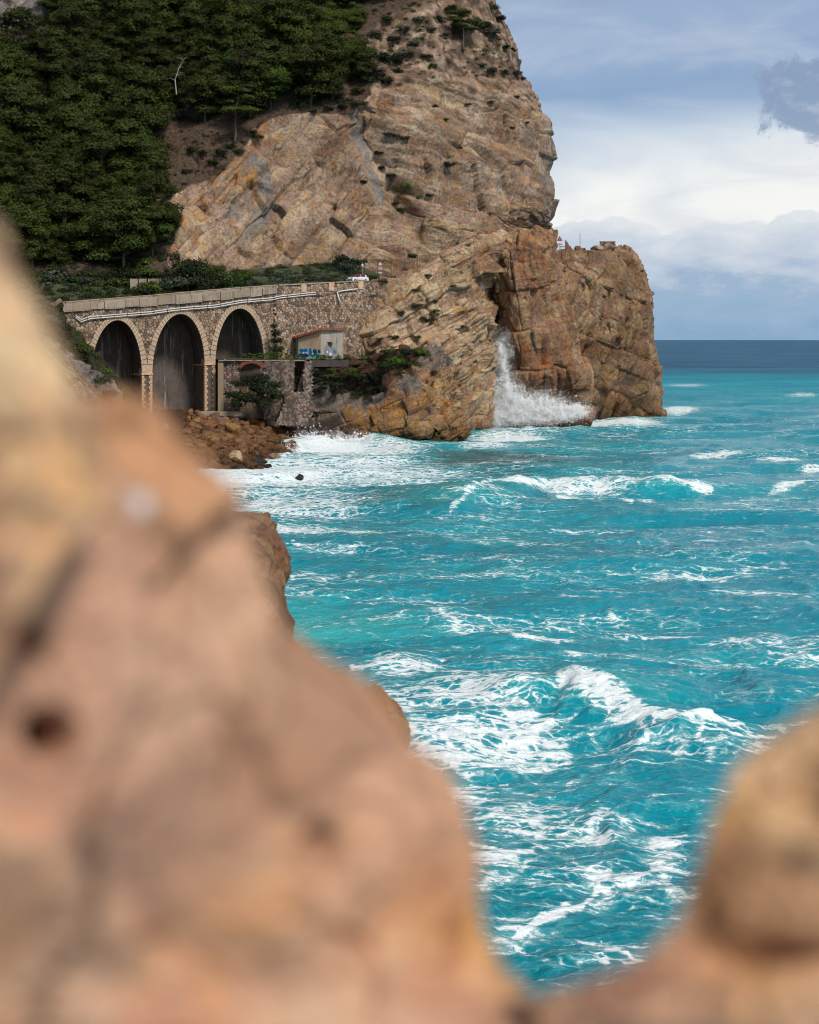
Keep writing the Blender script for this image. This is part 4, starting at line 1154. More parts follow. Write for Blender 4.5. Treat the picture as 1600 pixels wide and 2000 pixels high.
for x0, x1 in ((62, 128), (129, 196), (197, 300), (301, 372), (373, 470), (471, 544)):
    s0, s1 = fs(x0, 600)[0], fs(x1 - 0.6, 600)[0]
    mb = MB()
    lo = [float(deck(s)) for s in (s0, s1)]; hi = [float(ptop(s)) for s in (s0, s1)]
    mb.hexa([fw(s0, 0.3, lo[0]), fw(s1, 0.3, lo[1]), fw(s1, 0.65, lo[1]), fw(s0, 0.65, lo[0]), fw(s0, 0.3, hi[0]), fw(s1, 0.3, hi[1]), fw(s1, 0.65, hi[1]), fw(s0, 0.65, hi[0])])
    vmk('parapet_wall', mb, M['concrete'])
    mb = MB()
    mb.hexa([fw(s0, 0.22, hi[0]), fw(s1, 0.22, hi[1]), fw(s1, 0.73, hi[1]), fw(s0, 0.73, hi[0]), fw(s0, 0.22, hi[0] + .14), fw(s1, 0.22, hi[1] + .14), fw(s1, 0.73, hi[1] + .14), fw(s0, 0.73, hi[0] + .14)])
    vmk('coping', mb, M['panel'])

# ------------------------------------------------------------------ retaining wall beside the viaduct
ret = empty('retaining_wall', fw((S_J + S_R) / 2, 0, 13), 'high rubble stone retaining wall above the graffitied hut', 'wall')
RO = fw((S_J + S_R) / 2, 0, 13)
def rmk(name, mb, m, kind=None): return mk(name, np.array(mb.v) - RO, mb.f, m, ret, kind=kind)
S_R2 = fs(735, 600)[0]
mb = MB(); lean = lambda z: -0.06 * (27 - z); rw_ = lambda z: lean(z) - 0.3 * (27 - z) / 18
rtop = line([(537, 557.5), (715, 548.5), (740, 547)])
mb.add([fw(S_J + 0.1, lean(9) - 0.3, 9), fw(S_R2, lean(9) - 0.3, 9), fw(S_R2, rw_(rtop(S_R2)), rtop(S_R2)), fw(S_J + 0.1, rw_(rtop(S_J)), rtop(S_J))], [(0, 1, 2, 3)])
mb.add([fw(S_J + 0.1, lean(9) - 0.3, 9), fw(S_J + 0.1, 0, rtop(S_J)), fw(S_J + 0.1, 2, rtop(S_J)), fw(S_J + 0.1, 2, 9)], [(0, 1, 2, 3)])
rmk('wall_core', mb, M['mortar'])
holes = [fs(580, 594), fs(605, 620), fs(595, 630), fs(642, 628), fs(613, 630)]
mb = MB()
rubble(mb, lambda s, z, w: fw(s, rw_(z) + w, z), S_J + 0.2, S_R2, 10, 30, 0.46,
       lambda s, z: z < rtop(s) - 0.25 and all(math.hypot(s - h[0], (z - h[1]) * 0.6) > 0.3 for h in holes), seed=2)
rmk('stone_facing', mb, M['stone'], kind='stuff')
for x0, x1 in ((545, 598), (599, 654), (655, 716)):
    s0, s1 = fs(x0, 600)[0], fs(x1 - .5, 600)[0]; mb = MB()
    mb.hexa([fw(s, w, float(rtop(s)) + dz) for dz in (-0.08, 0.12) for s, w in ((s0, -0.15), (s1, -0.15), (s1, 0.45), (s0, 0.45))])
    rmk('coping', mb, M['panel'])
for x in (593, 647, 704):
    s, zt = fs(x, 560)[0], float(rtop(fs(x, 560)[0])); mb = MB()
    mb.box(fw(s, -0.1, zt - 0.75), (1.0, 0.35, 1.5), RV)
    rmk('pilaster', mb, M['quoin'])

# service pipes hung on the face
pl = [(147, 616), (158, 624.5), (176, 618.5), (232, 614), (290, 609.5), (345, 602), (420, 596), (470, 587), (530, 582), (545, 578.5), (600, 572.5), (616, 571.5)]
pipes = empty('service_pipe', fw(*[fs(300, 608)[0], -0.3, fs(300, 608)[1]]), 'pair of sagging white service pipes strung along the viaduct face', 'pipe')
PO = np.array(pipes.location)
for dz in (0.0, -0.36):
    mb = MB(); mb.tube([fw(fs(x, y)[0], -0.42, fs(x, y)[1] + dz) - PO for x, y in pl], 0.10, 8)
    mb.build('pipe_run', M['pipe'], pipes, smooth=True)
for k in range(17):
    x = 170 + k * 26; y = np.interp(x, [p[0] for p in pl], [p[1] for p in pl])
    mb = MB(); s, z = fs(x, y)
    mb.box(fw(s, -0.35, z - 0.17) - PO, (0.06, 0.42, 0.6), RV); mb.build('bracket', M['dark'], pipes)
pip2 = empty('service_pipe', fw(*[fs(680, 566)[0], -0.3, fs(680, 566)[1]]), 'short broken white pipe with a dangling end beside the car', 'pipe')
PO2 = np.array(pip2.location)
mb = MB(); mb.tube([fw(fs(x, y)[0], -0.42, fs(x, y)[1]) - PO2 for x, y in ((657, 571), (668, 568), (697, 564.5))], 0.13, 8); mb.build('pipe_run', M['pipe'], pip2, smooth=True)
mb = MB(); mb.tube([fw(fs(x, y)[0], -0.5 - i * 0.15, fs(x, y)[1]) - PO2 for i, (x, y) in enumerate(((657, 571), (660, 584), (663.5, 594.5)))], 0.12, 8); mb.build('loose_end', M['pipe'], pip2, smooth=True)
mb = MB(); mb.tube([fw(fs(x, y)[0], -0.4, fs(x, y)[1]) - PO for x, y in ((600, 573), (625, 577.5), (640, 574), (657, 569))], 0.06, 6); mb.build('cable', M['dark'], pipes)

# ------------------------------------------------------------------ road
rb = []
def road_z(s): return float(ptop(s) - np.interp(s, [S_J - 8, S_R], [0.9, 0.22]))
for s in np.linspace(S_L - 25, S_R, 60): rb.append((fw(s, 0.66, 0)[:2], fw(s, 7.2, 0)[:2], road_z(s)))
def rp(px, Y, z): a = P(px, 600, Y); return a[:2]
for (px, Y, z) in ((760, 288, 28.9), (800, 294, 29.4), (840, 300, 30.0), (900, 312, 31), (980, 326, 33)):
    a = rp(px, Y, z); rb.append((a + np.array([-0.3, 1.0]), a + np.array([-2.6, 7.0]), z))
V = []; F = []
for a, b, z in rb: V += [(*a, z), (*b, z)]
for i in range(len(rb) - 1): F.append((2 * i, 2 * i + 2, 2 * i + 3, 2 * i + 1))
mk('road', V, F, M['asphalt'], kind='structure')
V2 = []
for a, b, z in rb: a, b = np.array(a), np.array(b); V2 += [(*(a + (b - a) * 0.07), z + 0.004), (*(a + (b - a) * 0.09), z + 0.004)]
mk('road_edge_line', V2, F, M['white'], kind='structure')
# verge between road and cliff
vg = MB()
V = []
for a, b, z in rb:
    b = np.array(b)
    V += [(*b, z - 0.02), (*(b + np.array([-1.5, 5.0])), z + 1.4), (*(b + np.array([-3, 11.0])), z + 4.5)]
F = []
for i in range(len(rb) - 1):
    for k in (0, 1): F.append((3 * i + k, 3 * i + 3 + k, 3 * i + 4 + k, 3 * i + 1 + k))
mk('verge', V, F, plain('verge_soil', (0.045, 0.05, 0.022), 0.95, scale=0.8, var=0.5, bump=0.2), kind='structure')

# ------------------------------------------------------------------ terrace, hut and ruins
terr_z = 14.4
mb = MB()
tl = [P(425, 697, 268.5), P(500, 697, 268.5), P(596, 699, 270), P(700, 698, 274), P(760, 700, 279)]
front = [np.array([p[0], p[1]]) for p in tl]
V = []
for i, p in enumerate(front): V += [(*p, terr_z), (*(p + np.array([-3.5, 16.0])), terr_z + 0.3)]
mk('terrace', V, [(2 * i, 2 * i + 2, 2 * i + 3, 2 * i + 1) for i in range(len(front) - 1)], plain('terrace_soil', (0.05, 0.055, 0.02), 0.95, scale=0.8, var=0.5), kind='structure')
# hut: two faces meet at a corner, mono-pitch tiled roof
hd = 272.5
hA, hB, hC = P(583, 696, hd), P(627, 696, hd - 2.0), P(668, 697, hd + 0.8)
for q in (hA, hB, hC): q[2] = terr_z + 0.05
hut = empty('hut', hB, 'small derelict hut with blue graffiti and red tiled lean-to roof', 'hut')
HO = hB.copy()
def hz(px, py, Y): return float(P(px, py, Y)[2])
zA, zB, zC = hz(583, 661, hd), hz(627, 646, hd - 2), hz(668, 645, hd + .8)
off = np.array([-1.2, 4.5, 0])
def pan(a, b, za, zb, z0=None, name='wall', m='plaster', th=0.25):
    n = np.cross(b - a, (0, 0, 1)); n /= np.linalg.norm(n)
    if n[1] > 0: n = -n
    mbx = MB(); z0 = terr_z if z0 is None else z0
    mbx.hexa([np.array([*p[:2], zz]) - HO for p, zz in ((a, z0), (b, z0), (b - n * th, z0), (a - n * th, z0), (a, za), (b, zb), (b - n * th, zb), (a - n * th, za))])
    F2 = mbx.build(name, M[m], hut)
    return n
nL = pan(hA, hB, zA, zB, m='plaster_warm')
nR = pan(hB, hC, zB, zC, m='plaster')
pan(hA + off, hA, zA, zA, m='plaster'); pan(hC, hC + off, zC, zC, m='plaster')
mb = MB()
ov = 0.45
rA, rB, rC = hA - (hB - hA) / np.linalg.norm(hB - hA) * ov + nL * ov, hB + (nL + nR) * ov, hC + (hC - hB) / np.linalg.norm(hC - hB) * ov + nR * ov
tops = [(rA, zA - 0.05), (rB, zB + 0.02), (rC, zC + 0.05), (rC + off, zC + .1), (rA + off, zA + 0.1)]
mb.prism([np.array([*p[:2], z]) - HO for p, z in tops], (0, 0, 0.2)); roof = mb.build('roof', M['tile'], hut)
for i in range(22):      # tile ends along the eaves
    t = (i + .5) / 22
    a = (rA + (rB - rA) * (t * 2), zA + (zB - zA) * t * 2) if t < .5 else (rB + (rC - rB) * (t * 2 - 1), zB + (zC - zB) * (t * 2 - 1))
    mb = MB(); c = np.array([*a[0][:2], a[1] + 0.2]) - HO
    mb.tube([c, c + np.array([-0.3, 1.2, 0.05])], 0.16, 6); o = mb.build('roof_tile', M['tile'], hut); o.parent = roof
def decal(a, b, n, uv, m, d=0.006, name='graffiti'):
    """flat paint on a hut wall; uv in wall widths and metres"""
    Lw = b - a
    Vp = [np.array([*(a + Lw * u + n * d)[:2], terr_z + v]) - HO for u, v in uv]
    return mk(name, Vp, [tuple(range(len(Vp)))], M[m], hut)
def blobpoly(cx, cy, rx, ry, k=12, j=0.18, seed=0):
    r = random.Random(seed)
    return [(cx + rx * math.cos(2 * math.pi * i / k) * r.uniform(1 - j, 1 + j), cy + ry * math.sin(2 * math.pi * i / k) * r.uniform(1 - j, 1 + j)) for i in range(k)]
decal(hA, hB, nL, [(0.01, 0.1), (0.97, 0.1), (0.97, 1.55), (0.62, 1.65), (0.5, 2.0), (0.3, 1.95), (0.02, 1.9)], 'g_cyan', 0.006)
for i, (cx, cy, rx, ry, m) in enumerate([(.14, 1.55, .10, .36, 'g_blue'), (.32, 1.6, .10, .32, 'g_blue'), (.53, 1.25, .075, .75, 'g_blue'), (.74, 1.3, .09, .55, 'g_navy'), (.92, 1.4, .07, .35, 'g_navy'),
                                         (.14, .75, .13, .34, 'g_navy'), (.33, .7, .12, .36, 'g_navy'), (.66, .6, .08, .25, 'g_green'), (.84, .65, .06, .45, 'g_green'), (.22, 1.1, .06, .12, 'g_white'), (.66, 1.05, .04, .1, 'g_white'), (.40, 1.1, .05, .12, 'g_white'), (.9, .7, .07, .2, 'g_green')]):
    decal(hA, hB, nL, blobpoly(cx, cy, rx, ry, seed=i), m, 0.010 + 0.002 * i)
M['patch'] = plain('grey_render', (0.20, 0.205, 0.21), 0.9, var=0.3, scale=2)
decal(hB, hC, nR, [(0.05, 0.2), (0.3, 0.05), (0.8, 0.05), (0.86, 0.9), (0.75, 1.9), (0.5, 2.3), (0.3, 2.7), (0.12, 1.8)], 'patch', 0.006, 'bare_render')
for i, (cx, cy, rx, ry, m) in enumerate([(.62, 1.35, .05, .28, 'g_blue'), (.7, 1.2, .03, .3, 'g_blue'), (.1, 1.0, .06, .4, 'plaster'), (.36, .5, .1, .25, 'mortar'), (.30, 1.3, .04, .2, 'g_white'), (.45, .9, .06, .3, 'g_white')]):
    decal(hB, hC, nR, blobpoly(cx, cy, rx, ry, seed=30 + i), m, 0.012 + 0.002 * i)
c = hB + (hC - hB) * 0.38 + nR * 0.15
mb = MB(); mb.box(np.array([*c[:2], terr_z + 3.1]) - HO, (1.5, 0.5, 0.12)); mb.build('canopy', M['panel'], hut)
mb = MB(); mb.box(np.array([*(c - nR * 0.08)[:2], terr_z + 2.72]) - HO, (1.15, 0.2, 0.5)); mb.build('window', M['dark'], hut)

# ruined wall with a red brick arch
RW = [(427, 268.2), (600, 266.5)]
rw = empty('ruined_wall', P(505, 800, 267), 'ruined stone wall with red brick arch under the terrace', 'wall')
WO = np.array(rw.location)
def rwp(px, py, dy=0.0):
    Y = np.interp(px, [427, 600], [268.2, 266.5]) + dy
    return P(px, py, Y)
def rwpt(s, z, w):      # s in photo columns scaled to metres
    px = 427 + s * 11.2; Y = np.interp(px, [427, 600], [268.2, 266.5])
    return np.array([(px - HX) / FPX * Y, Y + w, z])
zt = lambda s: 14.15 + 0.15 * math.sin(s * 3) + 0.12 * math.sin(s * 7.1)
ac, ar = (492 - 427) / 11.2, 2.05     # brick arch centre and radius
az = hz(492, 726, 267.5)
def rkeep(s, z):
    if z > zt(s) or z < 4: return False
    if math.hypot(s - ac, (z - az) * 1.25) < ar + 0.35 and z > az: return False
    if abs(s - ac) < ar + .1 and z <= az: return False
    if s > 13.2 and z > 8.6 and s < 15.0: return s > 14.9
    return True
mb = MB()
for s0, s1 in ((0, 0.9), (1.0, ac - ar), (ac + ar, 13.2)):
    mb.add([rwpt(s0, 4, 0.1), rwpt(s1, 4, 0.1), rwpt(s1, 14, 0.1), rwpt(s0, 14, 0.1)], [(0, 1, 2, 3)])
for i in range(12):
    t0, t1 = i / 12, (i + 1) / 12
    sA, sB = ac - ar + 2 * ar * t0, ac - ar + 2 * ar * t1
    f = lambda s: az + ar * 0.8 * math.sqrt(max(0, 1 - ((s - ac) / ar) ** 2))
    mb.add([rwpt(sA, f(sA), 0.1), rwpt(sB, f(sB), 0.1), rwpt(sB, 14, 0.1), rwpt(sA, 14, 0.1)], [(0, 1, 2, 3)])
mk('wall_core', np.array(mb.v) - WO, mb.f, M['mortar'], rw)
mb = MB(); rubble(mb, rwpt, 1.0, 15.5, 4, 15, 0.36, rkeep, 0.08, seed=4, aspect=1.15)
mk('stone_facing', np.array(mb.v) - WO, mb.f, M['stone_ruin'], rw, kind='stuff')
for i in range(19):
    t = math.pi * (0.12 + 0.76 * (i + .5) / 19)
    s, z = ac - (ar + .18) * math.cos(t), az + (ar + .18) * 0.8 * math.sin(t)
    mb = MB(); mb.box(rwpt(s, z, -0.12) - WO, (0.26, 0.5, 0.62), rot('Y', math.degrees(t) - 90)); mb.build('brick', M['brick'], rw)
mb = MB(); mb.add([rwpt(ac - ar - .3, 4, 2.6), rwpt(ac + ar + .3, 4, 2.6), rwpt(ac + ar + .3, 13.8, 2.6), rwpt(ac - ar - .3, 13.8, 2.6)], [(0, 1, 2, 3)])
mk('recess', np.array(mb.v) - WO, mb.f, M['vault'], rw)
mb = MB()
mb.box(rwpt(0.45, 9.2, -0.3) - WO, (0.95, 0.8, 9.8)); mb.build('buttress', M['concrete'], rw)
mb = MB()
mb.box(rwpt(7.5, 14.25, 0.3) - WO, (15.0, 1.0, 0.18)); mb.build('coping', M['concrete'], rw)
# stub of a return wall with steps of rubble below
st = empty('ruined_wall', P(580, 770, 263), 'crumbling rubble wall stub with red bricks, stepping down to rocks', 'wall')
TO = np.array(st.location)
def stp(s, z, w): return np.array([(558 - HX) / FPX * 264 + s, 264 - 0.02 * s + w - 0.35 * max(0, 9 - z) * 0.5, z])
def stk(s, z):
    return (z < 8.9 + 0.1 * math.sin(s * 5) and -0.3 - max(0, 6.5 - z) * 0.5 < s < 4.0) or (3.1 < s < 4.0 - max(0, z - 12) * .2 and z < 13.6)
mb = MB(); mb.add([stp(0, 3, 0.1), stp(4, 3, .1), stp(4, 8.8, 0.1), stp(0, 8.8, .1)], [(0, 1, 2, 3)])
mb.add([stp(3.15, 8.8, .1), stp(3.9, 8.8, .1), stp(3.9, 13.4, 0.1), stp(3.15, 13.4, .1)], [(0, 1, 2, 3)])
mb.add([stp(0, 8.8, .1), stp(4, 8.8, .1), stp(4, 8.8, 3), stp(0, 8.8, 3)], [(0, 1, 2, 3)])
mk('wall_core', np.array(mb.v) - TO, mb.f, M['mortar'], st)
mb = MB(); rubble(mb, stp, -3, 5, 3.5, 14, 0.30, stk, 0.1, seed=5, aspect=1.25)
mk('stone_facing', np.array(mb.v) - TO, mb.f, M['stone_ruin'], st, kind='stuff')
# long dark wall under the terrace edge
lw = MB()
a, b = P(604, 703, 268.5), P(724, 701, 274.5)
lw.hexa([np.array([*p[:2], z]) + np.array([0, dy, 0]) for z in (terr_z - 1.3, terr_z - 0.12) for p, dy in ((a, 0), (b, 0), (b, 0.6), (a, 0.6))])
tag(lw.build('terrace_wall', plain('damp_concrete', (0.055, 0.045, 0.042), 0.95, scale=1.0)), 'long dark plastered wall under the grassy terrace edge', 'wall')
# ground sill at the pier
mb = MB(); mb.box(P(430, 808, 265), (8, 2.0, 0.8)); tag(mb.build('footing', M['concrete']), 'low concrete footing slab at the foot of the viaduct pier', 'slab')
# grey wall behind the parapet, among the shrubs
for i, x in enumerate((262, 279, 297, 312)):
    mb = MB(); mb.box(P(x, 566, 279), (1.35, 0.6, 4.0)); tag(mb.build('wall_block', M['concrete']), 'grey concrete wall blocks behind the parapet, among shrubs', 'wall', 'grey wall blocks behind the parapet')

# ------------------------------------------------------------------ vegetation
def leaves(clumps, density, size, seed, up=0.35, droop=0.0, hollow=0.55):
    """leaf-sized faces spread through flattened clumps; returns vertices, faces, shading normals"""
    r = np.random.default_rng(seed)
    Vs, Ns = [], []
    for c, rad in clumps:
        rad = np.array(rad, float)
        area = 4 * math.pi * ((rad[0] * rad[1]) ** 1.6 / 3 + (rad[0] * rad[2]) ** 1.6 / 3 + (rad[1] * rad[2]) ** 1.6 / 3) ** (1 / 1.6)
        n = int(area * density)
        d = r.normal(size=(n, 3)); d /= np.linalg.norm(d, axis=1)[:, None]
        d[:, 2] = np.where(d[:, 2] < -0.3, -d[:, 2] * 0.4, d[:, 2])
        rr = hollow + (1.08 - hollow) * r.random((n, 1)) ** 0.6
        lump = 1 + 0.28 * np.sin(d[:, :1] * 5 + c[0]) * np.sin(d[:, 1:2] * 5 + c[1]) + 0.15 * r.normal(size=(n, 1))
        p = np.array(c) + d * rad * rr * lump
        nn = d / rad; nn /= np.linalg.norm(nn, axis=1)[:, None]
        nn = nn + np.array([0, 0, up]) + 0.35 * r.normal(size=(n, 3)); nn /= np.linalg.norm(nn, axis=1)[:, None]
        t = r.normal(size=(n, 3)); t -= nn * (t * nn).sum(1)[:, None] * 0.6; t /= np.linalg.norm(t, axis=1)[:, None]
        b = np.cross(nn, t); b /= np.linalg.norm(b, axis=1)[:, None] + 1e-9
        sz = size * r.uniform(0.55, 1.35, (n, 1))
        v = np.stack([p - t * sz * .5 - b * sz * .22, p + t * sz * .1 - b * sz * .4, p + t * sz * .75 + b * sz * .02, p + t * sz * .1 + b * sz * .4], 1)
        Vs.append(v.reshape(-1, 3)); Ns.append(np.repeat(nn, 4, 0))
    V = np.concatenate(Vs); Nn = np.concatenate(Ns)
    return V, np.arange(len(V)).reshape(-1, 4), Nn
def mesh_only(name, V, F, m, normals=None, smooth=True):
    o = mk(name, V, F, m, smooth=smooth, normals=normals)
    me = o.data
    bpy.data.objects.remove(o)
    return me
def pine_variant(i, h=9.0, flat=False, m='pine'):
    """Aleppo pine: leaning trunk, limbs ending in rounded cushions of needles that build an uneven dome"""
    r = random.Random(400 + i)
    lean = np.array([r.uniform(-.14, .14), r.uniform(-.14, .14)]) * h
    trunk = lambda t: np.array([lean[0] * t * t, lean[1] * t * t, h * t])
    tb = MB(); tb.tube([trunk(t) + np.array([r.uniform(-.1, .1), r.uniform(-.1, .1), 0]) for t in np.linspace(-0.12, 0.9, 9)], [0.25 * (1 - 0.8 * t) for t in np.linspace(0, 1, 9)], 6)
    cl = []
    W = h * r.uniform(0.30, 0.42)
    for k in range(30 if not flat else 15):
        t = r.uniform(.20, .97) if not flat else r.choice((.5, .62, .75, .9, .96)) + r.uniform(-.03, .03)
        u = (t - .18) / .80
        prof = math.sqrt(max(0.02, 1 - (1.55 * u - .62) ** 2)) if not flat else 1.0 - .3 * abs(u - .6)
        an = k * 2.4 + r.uniform(-.5, .5)
        L = W * prof * r.uniform(.35, 1.05)
        q = trunk(max(.2, t - .12)); e = trunk(t) + np.array([math.cos(an) * L, math.sin(an) * L, r.uniform(-.2, .3)])
        tb.tube([q, (q + e) / 2 - np.array([0, 0, .08]), e], [.07, .05, .02], 4, cap=False)
        s = h * r.uniform(.08, .175)
        cl.append((e, (s * r.uniform(1.0, 1.3), s * r.uniform(1.0, 1.3), s * (r.uniform(.75, 1.05) if not flat else .42))))
    cl.append((trunk(.98), (h * .12, h * .12, h * .10)))
    V, F, Nn = leaves(cl, 32, 0.23, 500 + i, up=0.5, hollow=.7)
    return mesh_only('trunk', tb.v, tb.f, M['bark']), mesh_only('crown', V, F, M[m], Nn)
PINES = [pine_variant(i) for i in range(7)]
PINE_FLAT = pine_variant(9, 9.0, True, 'pine_pale')
PINE_Y = pine_variant(10, 9.0, False, 'pine_pale')

# ground points of the slope by photo position
hb = hill_S.reshape(-1, 3)
hx_, hy_ = topx(hill_S); hx_ = hx_.ravel(); hy_ = hy_.ravel()
nfront = hill_S.shape[1]
front_mask = (np.tile(np.arange(nfront), hill_S.shape[0]) < int(nfront * 0.87))
def on_hill(px, py):
    d = (hx_ - px) ** 2 + (hy_ - py) ** 2 + np.where(front_mask, 0, 1e6)
    return hb[np.argmin(d)]
def tree(pv, loc, sc, label, group=None, name='pine_tree', rz=None):
    e = empty(name, loc, label, 'tree', group, random.uniform(0, 6.28) if rz is None else rz)
    s = (sc * random.uniform(.9, 1.1), sc * random.uniform(.9, 1.1), sc)
    inst('trunk', pv[0], e, scale=s); inst('crown', pv[1], e, scale=s)
    return e
TREES = [(-300, 660), (-300, -120), (880, -60), (800, -5), (712, 40), (690, 110), (722, 170), (690, 205), (640, 205), (560, 212), (520, 235), (470, 250), (340, 235), (300, 262), (285, 310), (310, 395), (322, 440), (318, 500), (250, 530), (60, 560)]
cnt = 0; placed = []
rr = random.Random(11)
for k in range(6000):
    x, y = rr.uniform(-130, 860), rr.uniform(-90, 560)
    if not inpoly(np.array([x]), np.array([y]), TREES)[0]: continue
    if x < 120 and y < 140: continue
    if any((x - a) ** 2 / 44 ** 2 + (y - b) ** 2 / 34 ** 2 < 1 for a, b in placed): continue
    placed.append((x, y)); cnt += 1
    if cnt > 292: break
placed.sort(key=lambda q: q[1])
for x, y in placed:
    g_ = on_hill(x, y)
    low = y > 380
    lit = (x > 380 and 60 < y < 240 and rr.random() < .45)  # picks the pines that get the paler green needles
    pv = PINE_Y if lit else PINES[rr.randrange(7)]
    if x > 640: lb, gr = 'green pine on the wood\'s right edge above the bare cliff', 'pines above the cliff'
    elif y > 330 and x > 180: lb, gr = 'dark pine low on the slope beside the orange edge of the rock face', 'pines beside the rock face'
    elif y > 330: lb, gr = 'dark pine low on the slope at the left, above the viaduct road', 'pines above the viaduct road'
    elif lit: lb, gr = 'lighter green pine in the upper middle of the hillside wood', 'lighter pines of the wood'
    elif y < 60: lb, gr = 'dark green pine in the topmost rows of the hillside wood', 'pines at the top of the wood'
    elif x < 200: lb, gr = 'dark green pine at the left of the hillside wood, below the pale crag', 'pines below the pale crag'
    elif y > 215: lb, gr = 'dark green pine at the lower edge of the wood by the scree scar', 'pines by the scree scar'
    else: lb, gr = 'dark green pine in the middle of the hillside wood around the dead tree', 'pines around the dead tree'
    tree(pv, g_ - np.array([0, 0, 0.3]), rr.uniform(.8, 1.55) * (0.75 if x > 640 else 1), lb, gr)
# single trees that stand out
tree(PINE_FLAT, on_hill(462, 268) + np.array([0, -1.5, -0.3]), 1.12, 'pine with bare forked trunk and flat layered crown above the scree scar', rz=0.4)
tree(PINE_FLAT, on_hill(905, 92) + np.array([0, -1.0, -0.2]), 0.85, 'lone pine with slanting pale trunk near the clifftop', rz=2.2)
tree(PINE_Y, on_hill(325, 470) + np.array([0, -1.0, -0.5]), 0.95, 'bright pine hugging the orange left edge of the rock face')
# bare dead tree
r = random.Random(5)
dt = empty('dead_tree', on_hill(352, 205) + np.array([0, -5, 1.5]), 'pale leafless dead tree leaning among the pines', 'tree')
mb = MB()
mb.tube([(0, 0, 0), (-.3, 0, 3), (.6, -.2, 5.5), (1.8, -.3, 7.5)], [.14, .11, .07, .02], 6); mb.build('trunk', M['dead'], dt)
for i in range(14):
    t = r.uniform(.35, .95); b = np.array([np.interp(t, [0, .4, .75, 1], [0, -.3, .6, 1.8]), -.2 * t, 7.5 * t]); a = r.uniform(0, 6.28); L = r.uniform(.8, 2)
    mb = MB(); mb.tube([b, b + np.array([math.cos(a) * L * .5, math.sin(a) * L * .3, L * .3]), b + np.array([math.cos(a) * L, math.sin(a) * L * .5, L * .25])], [.045, .03, .012], 4); mb.build('branch', M['dead'], dt)

# shrubs
def bush_variant(i, m, dens=34, size=0.24, flat=1.0):
    r = random.Random(700 + i)
    cl = [((0, 0, .45 * flat), (.75, .75, .55 * flat))]
    for k in range(9):
        a = r.uniform(0, 6.28); d = r.uniform(.3, .85)
        cl.append(((math.cos(a) * d, math.sin(a) * d, r.uniform(.15, .75) * flat), (r.uniform(.28, .45),) * 2 + (r.uniform(.25, .4) * flat,)))
    V, F, Nn = leaves(cl, dens * 1.6, size * .55, 720 + i, up=0.45)
    tb = MB()
    for k in range(4):
        a = r.uniform(0, 6.28); tb.tube([(0, 0, -.25), (math.cos(a) * .35, math.sin(a) * .35, .45 * flat)], [.05, .02], 4)
    return mesh_only('stem', tb.v, tb.f, M['bark']), mesh_only('foliage', V, F, M[m], Nn)
BU = {m: [bush_variant(10 * k + j, m) for j in range(3)] for k, m in enumerate(('shrub', 'shrub_dark', 'shrub_bright', 'shrub_grey'))}
BU['shrub_brown'] = [bush_variant(60, 'shrub_brown')]
def bush(kind, loc, size, label, group=None, hs=1.0):
    """size: half width in metres"""
    e = empty('shrub', loc, label, 'shrub', group, random.uniform(0, 6.28))
    v = random.choice(BU[kind]); s = (size * random.uniform(.9, 1.15), size * random.uniform(.9, 1.15), size * hs)
    inst('stem', v[0], e, scale=s); inst('foliage', v[1], e, scale=s)
    return e
# hedge-like thicket behind the parapet
r = random.Random(21)
for k in range(120):
    x = r.uniform(0, 480); y = r.uniform(490, 588) if x < 340 else r.uniform(528, 575)
    if x > 440: y = r.uniform(540, 566)
    Y = 289 - (y - 490) * 0.13
    if y < 470: continue
    kind = r.choice(('shrub', 'shrub', 'shrub', 'shrub_dark', 'shrub_grey', 'shrub_bright')) if x < 420 else r.choice(('shrub', 'shrub', 'shrub_bright'))
    p = P(x, y, Y)
    kn = {'shrub': 'leafy green', 'shrub_dark': 'dark green', 'shrub_grey': 'grey green', 'shrub_bright': 'bright green'}[kind]
    wh = 'above the first arch' if x < 200 else ('above the second arch' if x < 350 else 'above the third arch')
    bush(kind, p - np.array([0, 0, .6]), r.uniform(1.6, 2.9) * (.8 if x > 430 else 1), kn + ' shrub in the thicket behind the parapet ' + wh, kn + ' thicket ' + wh)
for (x, y, Y, s, kind, lb) in [(402, 548, 286, 3.6, 'shrub_dark', 'big round dark shrub behind the parapet at the cliff foot'),
                               (668, 512, 297, 2.6, 'shrub_dark', 'tall dark bush against the cliff above the car'),
                               (700, 514, 296.5, 2.0, 'shrub_dark', 'smaller dark bush at the cliff foot beside the taller one'),
                               (680, 520, 295, 2.0, 'shrub_grey', 'grey rounded bush below the two dark bushes'),
                               (806, 500, 303, 1.2, 'shrub_dark', 'dark bush in the corner where cliff meets headland'),
                               (970, 474, 309, 1.7, 'shrub_dark', 'compact dark bush on top of the headland under the overhang'),
                               (528, 556, 287, 1.5, 'shrub_bright', 'bright yellow green bush beside the fence'),
                               (876, 324, 309, 1.5, 'shrub_dark', 'dark bush clinging alone to the middle of the cliff'),
                               (790, 365, 305, 1.6, 'shrub_bright', 'bright green bush on the cliff gully'),
                               (818, 382, 305.5, .8, 'shrub_bright', 'small bright green tuft right of the gully bush'),
                               (840, 380, 306, 1.0, 'shrub_dark', 'small dark bush right of the bright tuft on the cliff'),
                               (170, 395, 0, 1.9, 'shrub_brown', 'withered brown bush among the dark pines')]:
    p = P(x, y, Y) if Y else on_hill(x, y) + np.array([0, -4, 3])
    if 280 < y < 400 and x > 700: p = on_hill(x, y) + np.array([0, -.5, -.5])
    bush(kind, p - np.array([0, 0, s * .5 if y > 450 else 0.2]), s, lb)
